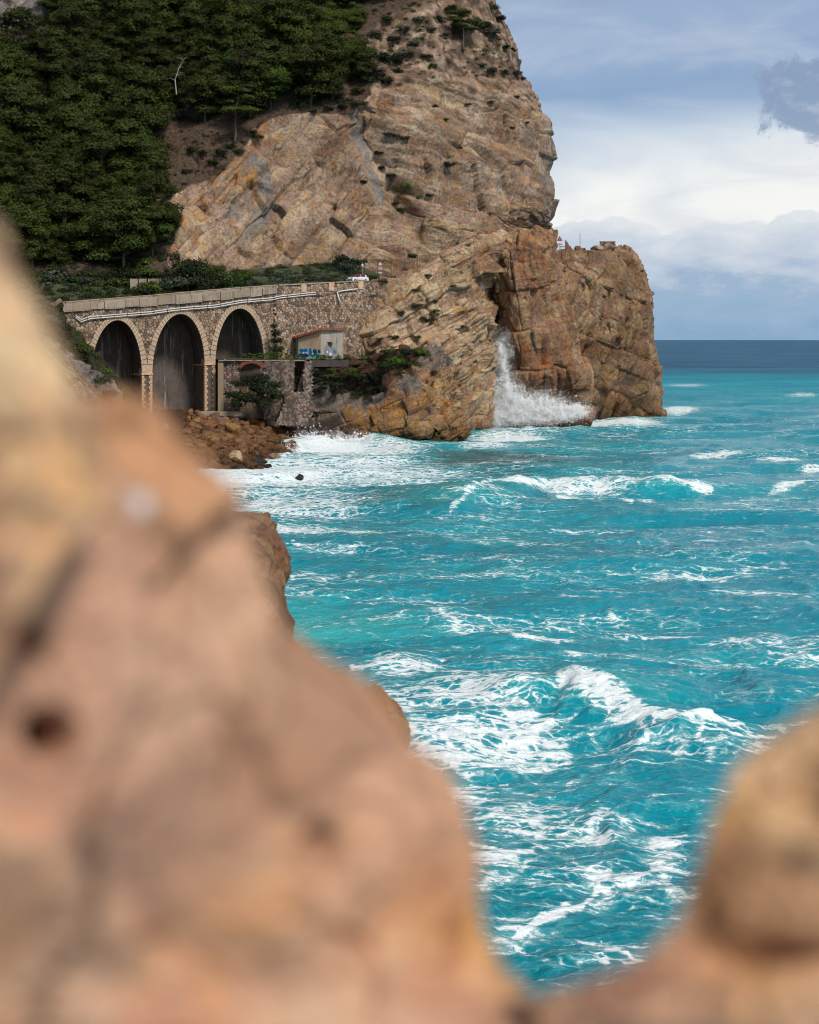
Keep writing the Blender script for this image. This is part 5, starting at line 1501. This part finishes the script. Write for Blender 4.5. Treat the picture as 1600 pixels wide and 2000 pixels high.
# shrubs on the cliff ledges and the upper slope
spots = [(775, 268, 1.3), (760, 265, 1.2), (790, 272, 1.2), (740, 300, 1.2), (745, 330, 1.0), (765, 345, 1.2), (770, 400, 1.2), (785, 412, 1.2), (710, 355, .9), (378, 292, 1.3), (432, 300, 1.6), (450, 288, 1.3), (395, 300, 1.2), (415, 320, 1.2), (365, 335, 1.1), (470, 300, 1.3),
         (505, 270, 1.4), (490, 262, 1.4), (745, 115, 2.2), (765, 122, 2.4), (780, 110, 2.0), (735, 140, 1.6), (755, 160, 1.6), (800, 108, 1.4), (830, 112, 1.2), (845, 130, 1.0), (720, 160, 1.8), (700, 180, 1.7), (740, 150, 1.5), (775, 140, 1.2),
         (925, 45, 2.0), (945, 55, 2.2), (960, 65, 2.0), (975, 40, 1.6), (960, 20, 1.8), (985, 95, 1.4), (1000, 100, 1.2), (940, 130, 1.5), (960, 140, 1.5), (985, 143, 1.3), (1010, 145, 1.4), (1020, 155, 1.0), (905, 60, 1.4), (880, 20, 1.8), (855, 40, 1.6), (840, 60, 1.4), (820, 40, 1.6), (790, 60, 1.8), (770, 80, 1.8), (810, 85, 1.4), (870, 70, 1.1), (760, 40, 2.0), (735, 70, 2.0), (900, 25, 1.5),
         (915, 205, .8), (870, 235, .7), (1000, 250, .8), (960, 200, .7), (900, 290, .6), (1010, 190, .7), (1030, 240, .6), (850, 210, .8), (700, 205, 1.6), (670, 210, 1.5), (640, 214, 1.3), (610, 218, 1.2), (330, 385, 1.4), (310, 360, 1.4), (320, 330, 1.2)]
for x, y, s in spots:
    k = r.choice(('shrub', 'shrub_dark', 'shrub', 'shrub_grey')) if y < 170 else r.choice(('shrub', 'shrub_dark'))
    where = 'on the stony slope at the clifftop' if y < 185 and x > 715 else ('on the bare cliff face' if x > 700 else 'at the edge of the scree scar')
    bush(k, on_hill(x, y) + np.array([0, -.3, -.25 * s]), s, 'small green shrub growing ' + where, 'shrubs ' + where, hs=.8)
# low scrub over the upper slope, nobody could count it
def scrub(name, pts, kind_m, label, size=.4, dens=30):
    cl = [((p[0], p[1], p[2]), (s, s, s * .6)) for p, s in pts]
    V, F, Nn = leaves(cl, dens, size * .5, len(pts), up=.5)
    o = mk(name, V, F, M[kind_m], smooth=True, normals=Nn, kind='stuff')
    tag(o, label, 'plants')
    return o
def scatter(poly, n, fn, seed, s0=.25, s1=.7):
    r = random.Random(seed); xs = [p[0] for p in poly]; ys = [p[1] for p in poly]; out = []
    while len(out) < n:
        x, y = r.uniform(min(xs), max(xs)), r.uniform(min(ys), max(ys))
        if inpoly(np.array([x]), np.array([y]), poly)[0]: out.append((fn(x, y), r.uniform(s0, s1)))
    return out
scrub('scrub', scatter([(690, 20), (900, -40), (975, -30), (1005, 90), (1030, 160), (930, 148), (800, 160), (720, 190)], 170, on_hill, 1), 'shrub', 'low sparse scrub over the stony clifftop slope')
scrub('scrub', scatter([(280, 255), (470, 255), (480, 300), (420, 340), (330, 390), (280, 400)], 60, on_hill, 2, .2, .6), 'shrub_dark', 'dark low plants scattered over the reddish scree scar')
scrub('scrub', scatter([(-100, -80), (690, -80), (690, 200), (520, 225), (300, 260), (280, 420), (300, 540), (-100, 560)], 700, on_hill, 3, .8, 1.7), 'shrub_dark', 'dark undergrowth between the pines of the hillside wood', size=.6, dens=10)
# verge planting behind the fence
rv = random.Random(44); vp = []
for k in range(620):
    i = rv.randrange(len(rb) - 1); t = rv.random(); v = rv.random()
    bq = np.array(rb[i][1]) * (1 - t) + np.array(rb[i + 1][1]) * t; z = rb[i][2] * (1 - t) + rb[i + 1][2] * t
    p = np.array([bq[0] - 3 * v, bq[1] + 11 * v, z + 4.5 * v ** 1.3 - .1])
    vp.append((p, rv.uniform(.45, 1.1)))
scrub('scrub', vp[:430], 'shrub', 'green groundcover on the bank behind the roadside fence', dens=26)
scrub('scrub', vp[430:], 'shrub_grey', 'grey green tufts on the bank behind the roadside fence', dens=20)
# headland ledges
Hs = head_S.reshape(-1, 3); Hx, Hy = topx(head_S); Hx = Hx.ravel(); Hy = Hy.ravel()
hfm = np.tile(np.arange(head_S.shape[1]), head_S.shape[0]) < int(head_S.shape[1] * .8)
def on_head(x, y): return Hs[np.argmin((Hx - x) ** 2 + (Hy - y) ** 2 + np.where(hfm, 0, 1e6) + (Hs[:, 1] - 280) * .2)]
for x, y, s in [(735, 556, 1.0), (750, 552, .9), (725, 580, .9), (812, 568, .8), (812, 600, 1.2), (840, 628, 1.3), (826, 624, 1.0), (850, 610, 1.0), (785, 612, .8), (905, 640, .7), (885, 560, .7), (838, 540, .9), (770, 660, 1.0), (815, 660, .9), (740, 665, 1.0), (915, 480, .5), (890, 470, .5), (945, 590, .4), (850, 590, .7)]:
    bush(r.choice(('shrub', 'shrub_dark')), on_head(x, y) + np.array([0, -.3, -.2 * s]), s, 'small dark green shrub wedged in the bedded headland rock', 'shrubs on the headland rock', hs=.7)
# plants on the outcrop
Os = out_S.reshape(-1, 3); Ox, Oy = topx(out_S); Ox = Ox.ravel(); Oy = Oy.ravel()
ofm = np.tile(np.arange(out_S.shape[1]), out_S.shape[0]) < int(out_S.shape[1] * .8)
def on_out(x, y): return Os[np.argmin((Ox - x) ** 2 + (Oy - y) ** 2 + np.where(ofm, 0, 1e6) + (Os[:, 1] - 270) * .3)]
for x, y, s in [(760, 690, 2.0), (790, 690, 2.0), (815, 688, 1.9), (775, 705, 2.0), (800, 712, 1.7), (830, 692, 1.4), (755, 715, 1.8), (735, 735, 1.8), (710, 745, 1.7), (725, 760, 1.5), (690, 735, 1.5), (670, 745, 1.3), (745, 760, 1.4), (700, 770, 1.2), (640, 735, 1.3), (655, 755, 1.2), (612, 745, 1.2), (618, 765, 1.0), (780, 730, 1.2), (630, 760, 1.0), (845, 728, .9), (720, 780, .8)]:
    bush(r.choice(('shrub', 'shrub_dark', 'shrub_bright')), on_out(x, y) + np.array([0, -.4, -.3 * s]), s, 'green shrub spilling over the low outcrop in front of the terrace', 'shrubs on the outcrop', hs=.75)
scrub('grass', scatter([(470, 692), (540, 688), (580, 694), (725, 696), (725, 701), (600, 702), (470, 698)], 150, lambda x, y: P(x, y, 268.6 + max(0, (x - 596)) * .045), 5, .15, .35), 'shrub_bright', 'fringe of green plants along the terrace edge', dens=40)
for x, y, s, k in [(612, 724, 1.0, 'shrub'), (630, 730, 1.1, 'shrub_dark'), (650, 722, 1.1, 'shrub_bright'), (668, 732, 1.2, 'shrub'), (688, 724, 1.1, 'shrub_bright'), (702, 736, 1.2, 'shrub'), (640, 748, 1.0, 'shrub_dark'), (660, 752, 1.1, 'shrub')]:
    bush(k, P(x, y, 266.8 + (x - 610) * .03) - np.array([0, 0, .4]), s, 'green shrub right under the dark terrace wall beside the ruin', 'shrubs under the terrace wall', hs=.8)
# bush before the brick arch
for x, y, s in [(455, 772, 1.4), (470, 752, 1.5), (478, 780, 1.7), (490, 745, 1.5), (505, 762, 1.8), (515, 742, 1.4), (525, 770, 1.8), (535, 752, 1.4), (542, 775, 1.3), (498, 785, 1.7), (460, 790, 1.3), (515, 790, 1.5)]:
    bush('shrub_dark', P(x, y + 8, 264.5 - (y - 740) * .03), s * 1.1, 'dark bush in the clump in front of the red brick arch', 'bushes before the brick arch')
for x, y, s in [(541, 690, 1.0), (540, 672, .9), (539, 655, .8), (536, 640, .6)]:
    bush('shrub_dark', P(x, y, 271.2) - np.array([0, 0, .3]), s * 1.2, 'ivy-like creeper climbing the joint right of the third arch', 'creeper on the viaduct joint', hs=1.4)
# spur
Ss = spur_S.reshape(-1, 3); Sx, Sy = topx(spur_S); Sx = Sx.ravel(); Sy = Sy.ravel()
sfm = np.tile(np.arange(spur_S.shape[1]), spur_S.shape[0]) < int(spur_S.shape[1] * .85)
def on_spur(x, y): return Ss[np.argmin((Sx - x) ** 2 + (Sy - y) ** 2 + np.where(sfm, 0, 1e6))]
for x, y, s, k in [(95, 622, 1.6, 'shrub_grey'), (110, 632, 1.5, 'shrub_grey'), (125, 640, 1.3, 'shrub'), (120, 660, 1.6, 'shrub'), (140, 655, 1.5, 'shrub_bright'), (140, 680, 1.6, 'shrub'), (160, 682, 1.5, 'shrub_bright'), (160, 700, 1.5, 'shrub'), (178, 702, 1.3, 'shrub'),
                   (180, 722, 1.5, 'shrub'), (198, 728, 1.4, 'shrub_bright'), (200, 745, 1.4, 'shrub'), (215, 752, 1.2, 'shrub'), (228, 765, 1.3, 'shrub_bright'), (215, 770, 1.2, 'shrub'), (243, 782, 1.1, 'shrub'), (258, 796, 1.0, 'shrub_bright'), (235, 790, 1.0, 'shrub'), (100, 650, 1.4, 'shrub'), (85, 610, 1.6, 'shrub_grey'), (268, 806, .9, 'shrub')]:
    bush(k, on_spur(x, y) + np.array([0, -.2, -.5]), s * 1.15, 'green shrub on the steep spur left of the first arch', 'shrubs on the spur', hs=.8)

# ------------------------------------------------------------------ boulders on the shore
def boulder_mesh(i, m):
    import bmesh
    r = random.Random(900 + i)
    bm = bmesh.new()
    for k in range(16):
        v = Vector((r.gauss(0, 1), r.gauss(0, 1), r.gauss(0, 1))).normalized()
        bm.verts.new((v.x * 1.0, v.y * .85, v.z * .7))
    bmesh.ops.convex_hull(bm, input=bm.verts)
    bmesh.ops.bevel(bm, geom=list(bm.edges), offset=.07, segments=1, affect='EDGES')
    bmesh.ops.triangulate(bm, faces=bm.faces)
    bmesh.ops.subdivide_edges(bm, edges=bm.edges, cuts=2, use_grid_fill=True)
    V = np.array([v.co[:] for v in bm.verts])
    nrm = V / (np.linalg.norm(V, axis=1)[:, None] + 1e-6)
    V = V + nrm * (0.07 * fbm(V * 2.2 + i * 9, 3, 3))[:, None]
    F = [[v.index for v in f.verts] for f in bm.faces]
    bm.verts.index_update(); F = [[v.index for v in f.verts] for f in bm.faces]
    bm.free()
    at = {**rock_attrs(V * 2 + i * 13, 1.6, (10, .6), 3), 'cell': np.full(len(V), r.random()), 'crack': np.ones(len(V)), 'soil': np.zeros(len(V)), 'ochre': np.full(len(V), r.choice((0, .2, .45))), 'grey': np.full(len(V), r.choice((0, 0, .5)))}
    o = mk('boulder', V, np.array(F) if len({len(f) for f in F}) == 1 else F, M[m], attrs=at)
    me = o.data; bpy.data.objects.remove(o)
    return me
BM = [boulder_mesh(i, 'boulder') for i in range(9)]
r = random.Random(31)
bl = []
for k in range(2600):
    x, y = r.uniform(365, 585), r.uniform(806, 925)
    lim = np.interp(x, [365, 400, 450, 500, 545, 585], [880, 905, 918, 908, 896, 868])
    if y > lim or (x > 560 and y < 835): continue
    s = r.choice((.5, .6, .8, 1.0, 1.3, 1.7)) * r.uniform(.8, 1.2)
    if any((x - a) ** 2 + ((y - b) * 1.6) ** 2 < ((s + c) * 11 * .50) ** 2 for a, b, c in bl): continue
    bl.append((x, y, s))
def shore_pt(x, y):
    """where the sight line through the photo position meets the shore"""
    lo = None
    for Y in np.linspace(200, 290, 360):
        p = P(x, y, Y)
        if p[2] <= shore_z(p[0], p[1]) + 0.2: return p
    return None
for x, y, s in bl[:230]:
    p = shore_pt(x, y)
    if p is None or p[1] > 268: continue
    o = inst('boulder', r.choice(BM), None, p, (r.uniform(-.5, .5), r.uniform(-.5, .5), r.uniform(0, 6.28)), s * r.uniform(.9, 1.2))
    big = 'large' if s > 1.25 else ('small' if s < .7 else 'mid-sized')
    if y < 835: tag(o, big + ' rusty brown boulder at the top of the heap below the ruins', 'boulder', big + ' boulders high on the shore heap')
    elif x > 520: tag(o, big + ' brown boulder at the right end of the shore heap beside the surf', 'boulder', big + ' boulders beside the surf')
    elif x < 430: tag(o, big + ' brown boulder at the left of the shore heap next to the near rock', 'boulder', big + ' boulders at the left of the heap')
    else: tag(o, big + ' brown boulder in the middle of the shore heap', 'boulder', big + ' boulders along the shore')
for i, (x, y, s, m, lb) in enumerate([(463, 895, 1.7, 'boulder_pale', 'large smooth pale boulder near the water'), (500, 903, 1.35, 'boulder_wet', 'big wet blue-black boulder at the water edge'), (521, 912, 1.0, 'boulder_wet', 'wet dark boulder lowest in the foam'), (465, 912, .9, 'boulder_wet', 'small dark boulder below the pale one'),
                                      (549, 904, .95, 'boulder_wet', 'dark boulder alone in the foam, right of the wet ones'), (586, 933, .7, 'boulder_wet', 'small black rock awash in the white foam'), (508, 915, .7, 'boulder', 'small reddish boulder between the wet dark ones'), (536, 896, 1.3, 'boulder_pale', 'boulder splashed white by the surf')]):
    p = P(x, y, CZ * FPX / (y - HY)) if y > 925 or shore_pt(x, y) is None else shore_pt(x, y)
    tag(inst('boulder', boulder_mesh(20 + i, m), None, p, (r.uniform(-.3, .3), r.uniform(-.3, .3), r.uniform(0, 6)), s), lb, 'boulder')

# ------------------------------------------------------------------ car
def car(loc, rz):
    e = empty('car', loc, 'small white hatchback car with red roof on the road behind the parapet', 'car', None, rz)
    def loft(name, prof, w, m, parent=e, taper=None):
        """side profile (x, z) extruded to half width w, with rounded shoulders"""
        V = []; F = []; n = len(prof)
        for ysc, zs in ((-1.0, 0), (-.93, .035), (.93, .035), (1.0, 0)):
            for x, z in prof:
                V.append((x * (1 - abs(zs) * .3), ysc * w(x, z), z + zs if z > .5 else z))
        for k in range(3):
            for i in range(n): F.append((k * n + i, k * n + (i + 1) % n, (k + 1) * n + (i + 1) % n, (k + 1) * n + i))
        F.append(tuple(range(n))); F.append(tuple(range(3 * n, 4 * n))[::-1])
        return mk(name, V, F, m, parent, smooth=False)
    body = loft('body', [(-2.0, .35), (-1.95, .28), (1.9, .25), (1.98, .4), (1.97, .62), (1.85, .8), (1.0, .95), (-.2, .99), (-1.6, 1.0), (-1.93, .9), (-2.0, .6)], lambda x, z: .86, M['car_white'])
    gh = loft('cabin', [(1.0, .95), (.25, 1.38), (-.2, 1.43), (-1.2, 1.42), (-1.55, 1.30), (-1.85, .98)], lambda x, z: .80 - .22 * (z - .95), M['glass'])
    loft('roof', [(.28, 1.40), (-.2, 1.455), (-1.2, 1.445), (-1.6, 1.31), (-1.6, 1.36), (-1.2, 1.50), (-.2, 1.51), (.25, 1.45)], lambda x, z: .72, M['car_red'])
    for sx in (1.28, -1.25):
        for sy in (-1, 1):
            mb = MB(); mb.tube([(sx, sy * .70, .31), (sx, sy * .885, .31)], .32, 18); w = mb.build('wheel', M['rubber'], e, smooth=False)
            mb = MB(); mb.tube([(sx, sy * .88, .31), (sx, sy * .9, .31)], .2, 12); rim = mb.build('rim', M['steel'], w)
    for sy in (-1, 1):
        mb = MB(); mb.box((1.9, sy * .62, .72), (.16, .34, .13)); mb.build('headlight', M['glass'], e)
        mb = MB(); mb.box((.78, sy * .92, 1.02), (.16, .16, .13)); mb.build('mirror', M['dark'], e)
        mb = MB(); mb.box((-1.96, sy * .68, .78), (.1, .26, .2)); mb.build('tail_light', M['car_red'], e)
        for x0, x1, top in ((.15, .7, 1.05), (-.55, .1, 1.3), (-1.25, -.62, 1.3)): pass
        mb = MB(); mb.prism([(-.1, sy * .79, .99), (-.04, sy * .79, .99), (-.10, sy * .70, 1.4), (-.17, sy * .70, 1.4)], (0, sy * .015, 0)); mb.build('door_pillar', M['car_white'], e)
        mb = MB(); mb.prism([(-1.5, sy * .79, .99), (-1.15, sy * .79, .99), (-1.25, sy * .70, 1.40), (-1.5, sy * .72, 1.32)], (0, sy * .02, 0)); mb.build('rear_pillar', M['car_white'], e)
        mb = MB(); mb.box((0, sy * .865, .42), (2.0, .03, .14)); mb.build('sill', M['dark'], e)
    mb = MB(); mb.box((1.96, 0, .42), (.08, 1.2, .16)); mb.build('grille', M['dark'], e)
    mb = MB(); mb.box((1.985, 0, .62), (.04, .5, .1)); mb.build('number_plate', M['white'], e)
    return e
sc_ = fs(707, 548)[0]
cp = fw(sc_, 2.2, road_z(sc_) + 0.005)
car(cp, math.atan2(-U[1], -U[0]) + 0.35)

# ------------------------------------------------------------------ signs, fence, clifftop things
def triangle(c, s, m, parent, dy=0.0, name='sign_plate'):
    mb = MB(); c = np.array(c)
    mb.prism([c + np.array([-s / 2, dy, -s * .29]), c + np.array([s / 2, dy, -s * .29]), c + np.array([0, dy, s * .58])], (0, .03, 0))
    return mb.build(name, m, parent)
def sign(loc, h, label, plates):
    e = empty('road_sign', loc, label, 'sign')
    mb = MB(); mb.tube([(0, 0, -.6), (0, 0, h)], .05, 8); mb.build('post', M['rust'] if plates == 'near' else M['steel'], e)
    if plates == 'near':
        triangle((0, -.08, h - .35), .95, M['sign_red'], e); triangle((0, -.1, h - .36), .6, M['white'], e, -.02, 'sign_face')
        mb = MB(); mb.box((0, -.12, h - .38), (.06, .01, .26)); mb.build('symbol', M['dark'], e)
        mb = MB(); mb.box((0, -.08, h - 1.15), (.7, .04, .55)); p = mb.build('info_plate', M['sign_teal'], e)
        mb = MB(); mb.box((0, -.08, h - 1.62), (.7, .04, .2)); mb.build('red_plate', M['sign_red'], e)
        mb = MB(); mb.box((0, -.08, h - 1.98), (.75, .04, .3)); mb.build('green_plate', M['sign_green'], e)
        mb = MB(); mb.box((0, -.11, h - 1.98), (.65, .01, .08)); mb.build('lettering_strip', M['white'], e)
    else:
        triangle((0, -.08, h - .5), 1.3, M['sign_red'], e); triangle((0, -.1, h - .5), .8, M['dark'], e, -.02, 'sign_face')
        mb = MB(); mb.box((.05, -.13, h - .5), (.12, .01, .4)); mb.build('symbol', M['white'], e)
        mb = MB(); mb.box((0, -.08, h - 1.2), (1.1, .04, .45)); mb.build('info_plate', M['white'], e)
        mb = MB(); mb.box((0, -.08, h - 1.65), (1.1, .04, .3)); mb.build('lower_plate', M['steel'], e)
    return e
p = P(743, 553, 283.3); sign(p, 3.9, 'tall roadside sign with red triangle and green plate, right of the car', 'near')
mb = MB(); q = P(753, 549, 284); mb.box((0, 0, .5), (.6, .6, 1.0)); b_ = mb.build('litter_bin', M['bin']); b_.location = q - np.array([0, 0, .6]); tag(b_, 'dark blue litter bin between the sign and the rock', 'bin')
mb = MB(); mb.tube([(0, 0, -1), (0, 0, 2.2)], .05, 6); e = empty('road_sign', P(708, 534, 294), 'small white plate on the fence behind the car', 'sign'); mb.build('post', M['steel'], e)
mb = MB(); mb.box((0, -.08, 1.6), (.35, .04, .4)); mb.build('plate', M['white'], e)
# roadside mesh fence
fen = empty('mesh_fence', P(650, 548, 290), 'dark green wire mesh fence with posts between road and cliff', 'fence')
FO = np.array(fen.location)
fpts = [(478, 566, 284.5), (504, 562, 285.5), (530, 559, 286.5), (556, 556, 287.5), (582, 553, 288.5), (608, 550, 289.5), (634, 548, 290.5), (660, 546, 291.3), (686, 544, 292), (712, 541, 292.8), (738, 539, 293.5), (764, 536, 294.5), (790, 533, 296), (815, 529, 298), (840, 524, 300)]
fp = [P(*q) for q in fpts]
for p in fp:
    mb = MB(); mb.tube([p - FO - np.array([0, 0, 1.0]), p - FO + np.array([0, 0, 2.7])], .055, 6); mb.build('post', M['fence'], fen)
mb = MB()
for a, b in zip(fp[:-1], fp[1:]):
    for z in np.arange(.15, 2.7, .42): mb.tube([a - FO + np.array([0, 0, z]), b - FO + np.array([0, 0, z])], .014, 3, cap=False)
    for t in np.linspace(0, 1, 6)[1:-1]: q = a + (b - a) * t - FO; mb.tube([q, q + np.array([0, 0, 2.65])], .012, 3, cap=False)
mb.build('mesh', M['fence'], fen, kind='stuff')
# things on the tip, standing on the rock
tpx_, tpy_ = topx(tip_S)
def tip_top(x, w=4):
    m = (np.abs(tpx_ - x) < w) & (tip_S[..., 1] < 356)
    q = tip_S[m]; k = np.argmin(tpy_[m])
    return q[k] + np.array([0, .6, -.15])
p = tip_top(1090); sign(p, 3.0, 'triangular warning sign with white plates on the headland tip', 'far')
mb = MB(); mb.tube([(0, 0, -.8), (0, 0, 3.4)], .07, 8); o = mb.build('pole', M['steel']); o.location = tip_top(1136.5); tag(o, 'thin bare upright pole on the headland tip against the sky', 'pole')
mb = MB(); mb.box((0, 0, .3), (.6, .5, .9)); o = mb.build('marker_box', M['dark']); o.location = tip_top(1155); tag(o, 'small dark box by the road edge on the headland tip', 'box')
mb = MB(); mb.prism([(-.5, 0, -1), (.55, 0, -1), (.55, 0, .35), (.1, 0, 1.2), (-.4, 0, 1.75)], (0, .6, 0)); o = mb.build('standing_stone', M['stone_ruin']); o.location = tip_top(1105); tag(o, 'pointed grey standing stone beside the warning sign on the tip', 'stone')
t0, t1 = tip_top(1176), tip_top(1200)
zt_ = max(t0[2], t1[2]) + 1.0
tw = empty('parapet_wall', (t0 + t1) / 2, 'stone parapet wall at the end of the headland tip', 'wall'); TWO = np.array(tw.location)
a = np.array([P(1172, 500, t0[1])[0], min(t0[1], t1[1]), zt_]) - TWO; L_ = P(1202, 500, t0[1])[0] - P(1172, 500, t0[1])[0]
mb = MB(); mb.box(a + np.array([L_ / 2, .3, -1.5]), (L_, .5, 3.0)); mb.build('wall_core', M['mortar'], tw)
mb = MB(); rubble(mb, lambda s, z, w: np.array([a[0] + s, .03 + a[1] + w, a[2] + z]), 0, L_, -3.0, 0, .42, lambda s, z: 0 < s < L_ and z < -.1, .08, seed=9)
mb.build('stone_facing', M['stone'], tw, kind='stuff')
mb = MB(); mb.box(a + np.array([L_ / 2, .25, .07]), (L_ + .08, .62, .14)); mb.build('coping', M['concrete'], tw)
for i, (p, s, lb) in enumerate([(tip_top(1167) + np.array([0, -1.2, .5]), 1.4, 'rounded boulder against the parapet wall on the tip'), (tip_top(1126), 1.1, 'low ochre boulder at the foot of the pole'), (P(761, 541, 285.5), 1.3, 'squat brown boulder beside the litter bin')]):
    tag(inst('boulder', boulder_mesh(40 + i, 'boulder_pale' if i == 0 else 'boulder'), None, p, (0, .2, i), s), lb, 'boulder')
gr_ = empty('guard_rail', tip_top(1098), 'short metal guard rail at the bend of the headland road', 'rail')
mb = MB(); mb.box((0, 0, .7), (1.8, .1, .3)); mb.build('beam', M['steel'], gr_)
for x in (-.75, .75): mb = MB(); mb.box((x, .1, .2), (.1, .1, 1.0)); mb.build('post', M['steel'], gr_)

# ------------------------------------------------------------------ spray of the breaking wave
def spray(name, plumes, label, seed):
    r = np.random.default_rng(seed); Vs = []
    for (x, y, Y, rx, rz, ry, n, s, up) in plumes:
        c = P(x, y, Y); k = Y / FPX
        p = r.normal(size=(n, 3)) * np.array([rx * k, ry, rz * k])
        p[:, 2] += np.abs(r.normal(size=n)) * up * k
        w = np.stack([perlin(p * .55 + i * 7 + seed, 3 + i) + .5 * perlin(p * 1.5 + i * 7, 9 + i) for i in range(3)], -1)
        p = p + w * np.array([1.1, .5, 1.3])
        sz = s * r.lognormal(0, .45, (n, 1, 1))
        q = r.normal(size=(n, 3, 3)); fn_ = np.array(SUN_DIR) + 0.25 * r.normal(size=(n, 3)); fn_ /= np.linalg.norm(fn_, axis=1)[:, None]
        q -= (q * fn_[:, None, :]).sum(2)[:, :, None] * fn_[:, None, :] * .85; q /= np.linalg.norm(q, axis=2)[:, :, None]
        Vs.append(((c + p)[:, None, :] + q * sz).reshape(-1, 3))
    V = np.concatenate(Vs)
    V[:, 2] = np.maximum(V[:, 2], .1)
    m, g = mat(name + '_droplets')
    d = g.n('ShaderNodeBsdfDiffuse', {'Color': (.92, .94, .95, 1)}); t = g.n('ShaderNodeBsdfTranslucent', {'Color': (.92, .94, .95, 1)})
    finish(g, g.n('ShaderNodeMixShader', {0: .3, 1: d.outputs[0], 2: t.outputs[0]}))
    o = mk(name, V, np.arange(len(V)).reshape(-1, 3), m, kind='stuff')
    return tag(o, label, 'spray')
spray('spray', [(983, 732, 303, 8, 26, .9, 30000, .045, 10), (978, 700, 303, 7, 14, .7, 16000, .04, 14), (990, 772, 302, 13, 12, 1.1, 26000, .05, 8),
                (1000, 820, 301.5, 22, 9, 1.2, 60000, .055, 17), (1050, 818, 301.5, 27, 8, 1.2, 66000, .055, 17), (1095, 813, 301.5, 22, 6, 1.1, 40000, .05, 9), (968, 826, 301.5, 11, 9, 1.1, 24000, .05, 14), (1130, 803, 302, 13, 4, .9, 10000, .045, 3), (1005, 800, 302, 16, 9, 1.0, 26000, .05, 14), (1055, 802, 302, 20, 8, 1.0, 26000, .05, 12)],
      'white spray of a wave bursting against the rock pillar', 3)
spray('spray', [(600, 868, 262, 16, 7, 1.2, 5000, .07, 9), (650, 866, 262, 26, 6, 1.2, 7000, .07, 7), (710, 868, 262, 24, 5, 1.2, 4500, .07, 6), (575, 885, 245, 12, 6, 1, 2600, .065, 6)],
      'low white surf spray where the wave meets the boulders and outcrop', 4)
spray('spray', [(1105, 1375, 75.5, 26, 7, .4, 1500, .018, 10), (1170, 1398, 74, 40, 6, .4, 1300, .016, 8)], 'fine spray thrown up by the nearest breaking wave crest', 5)
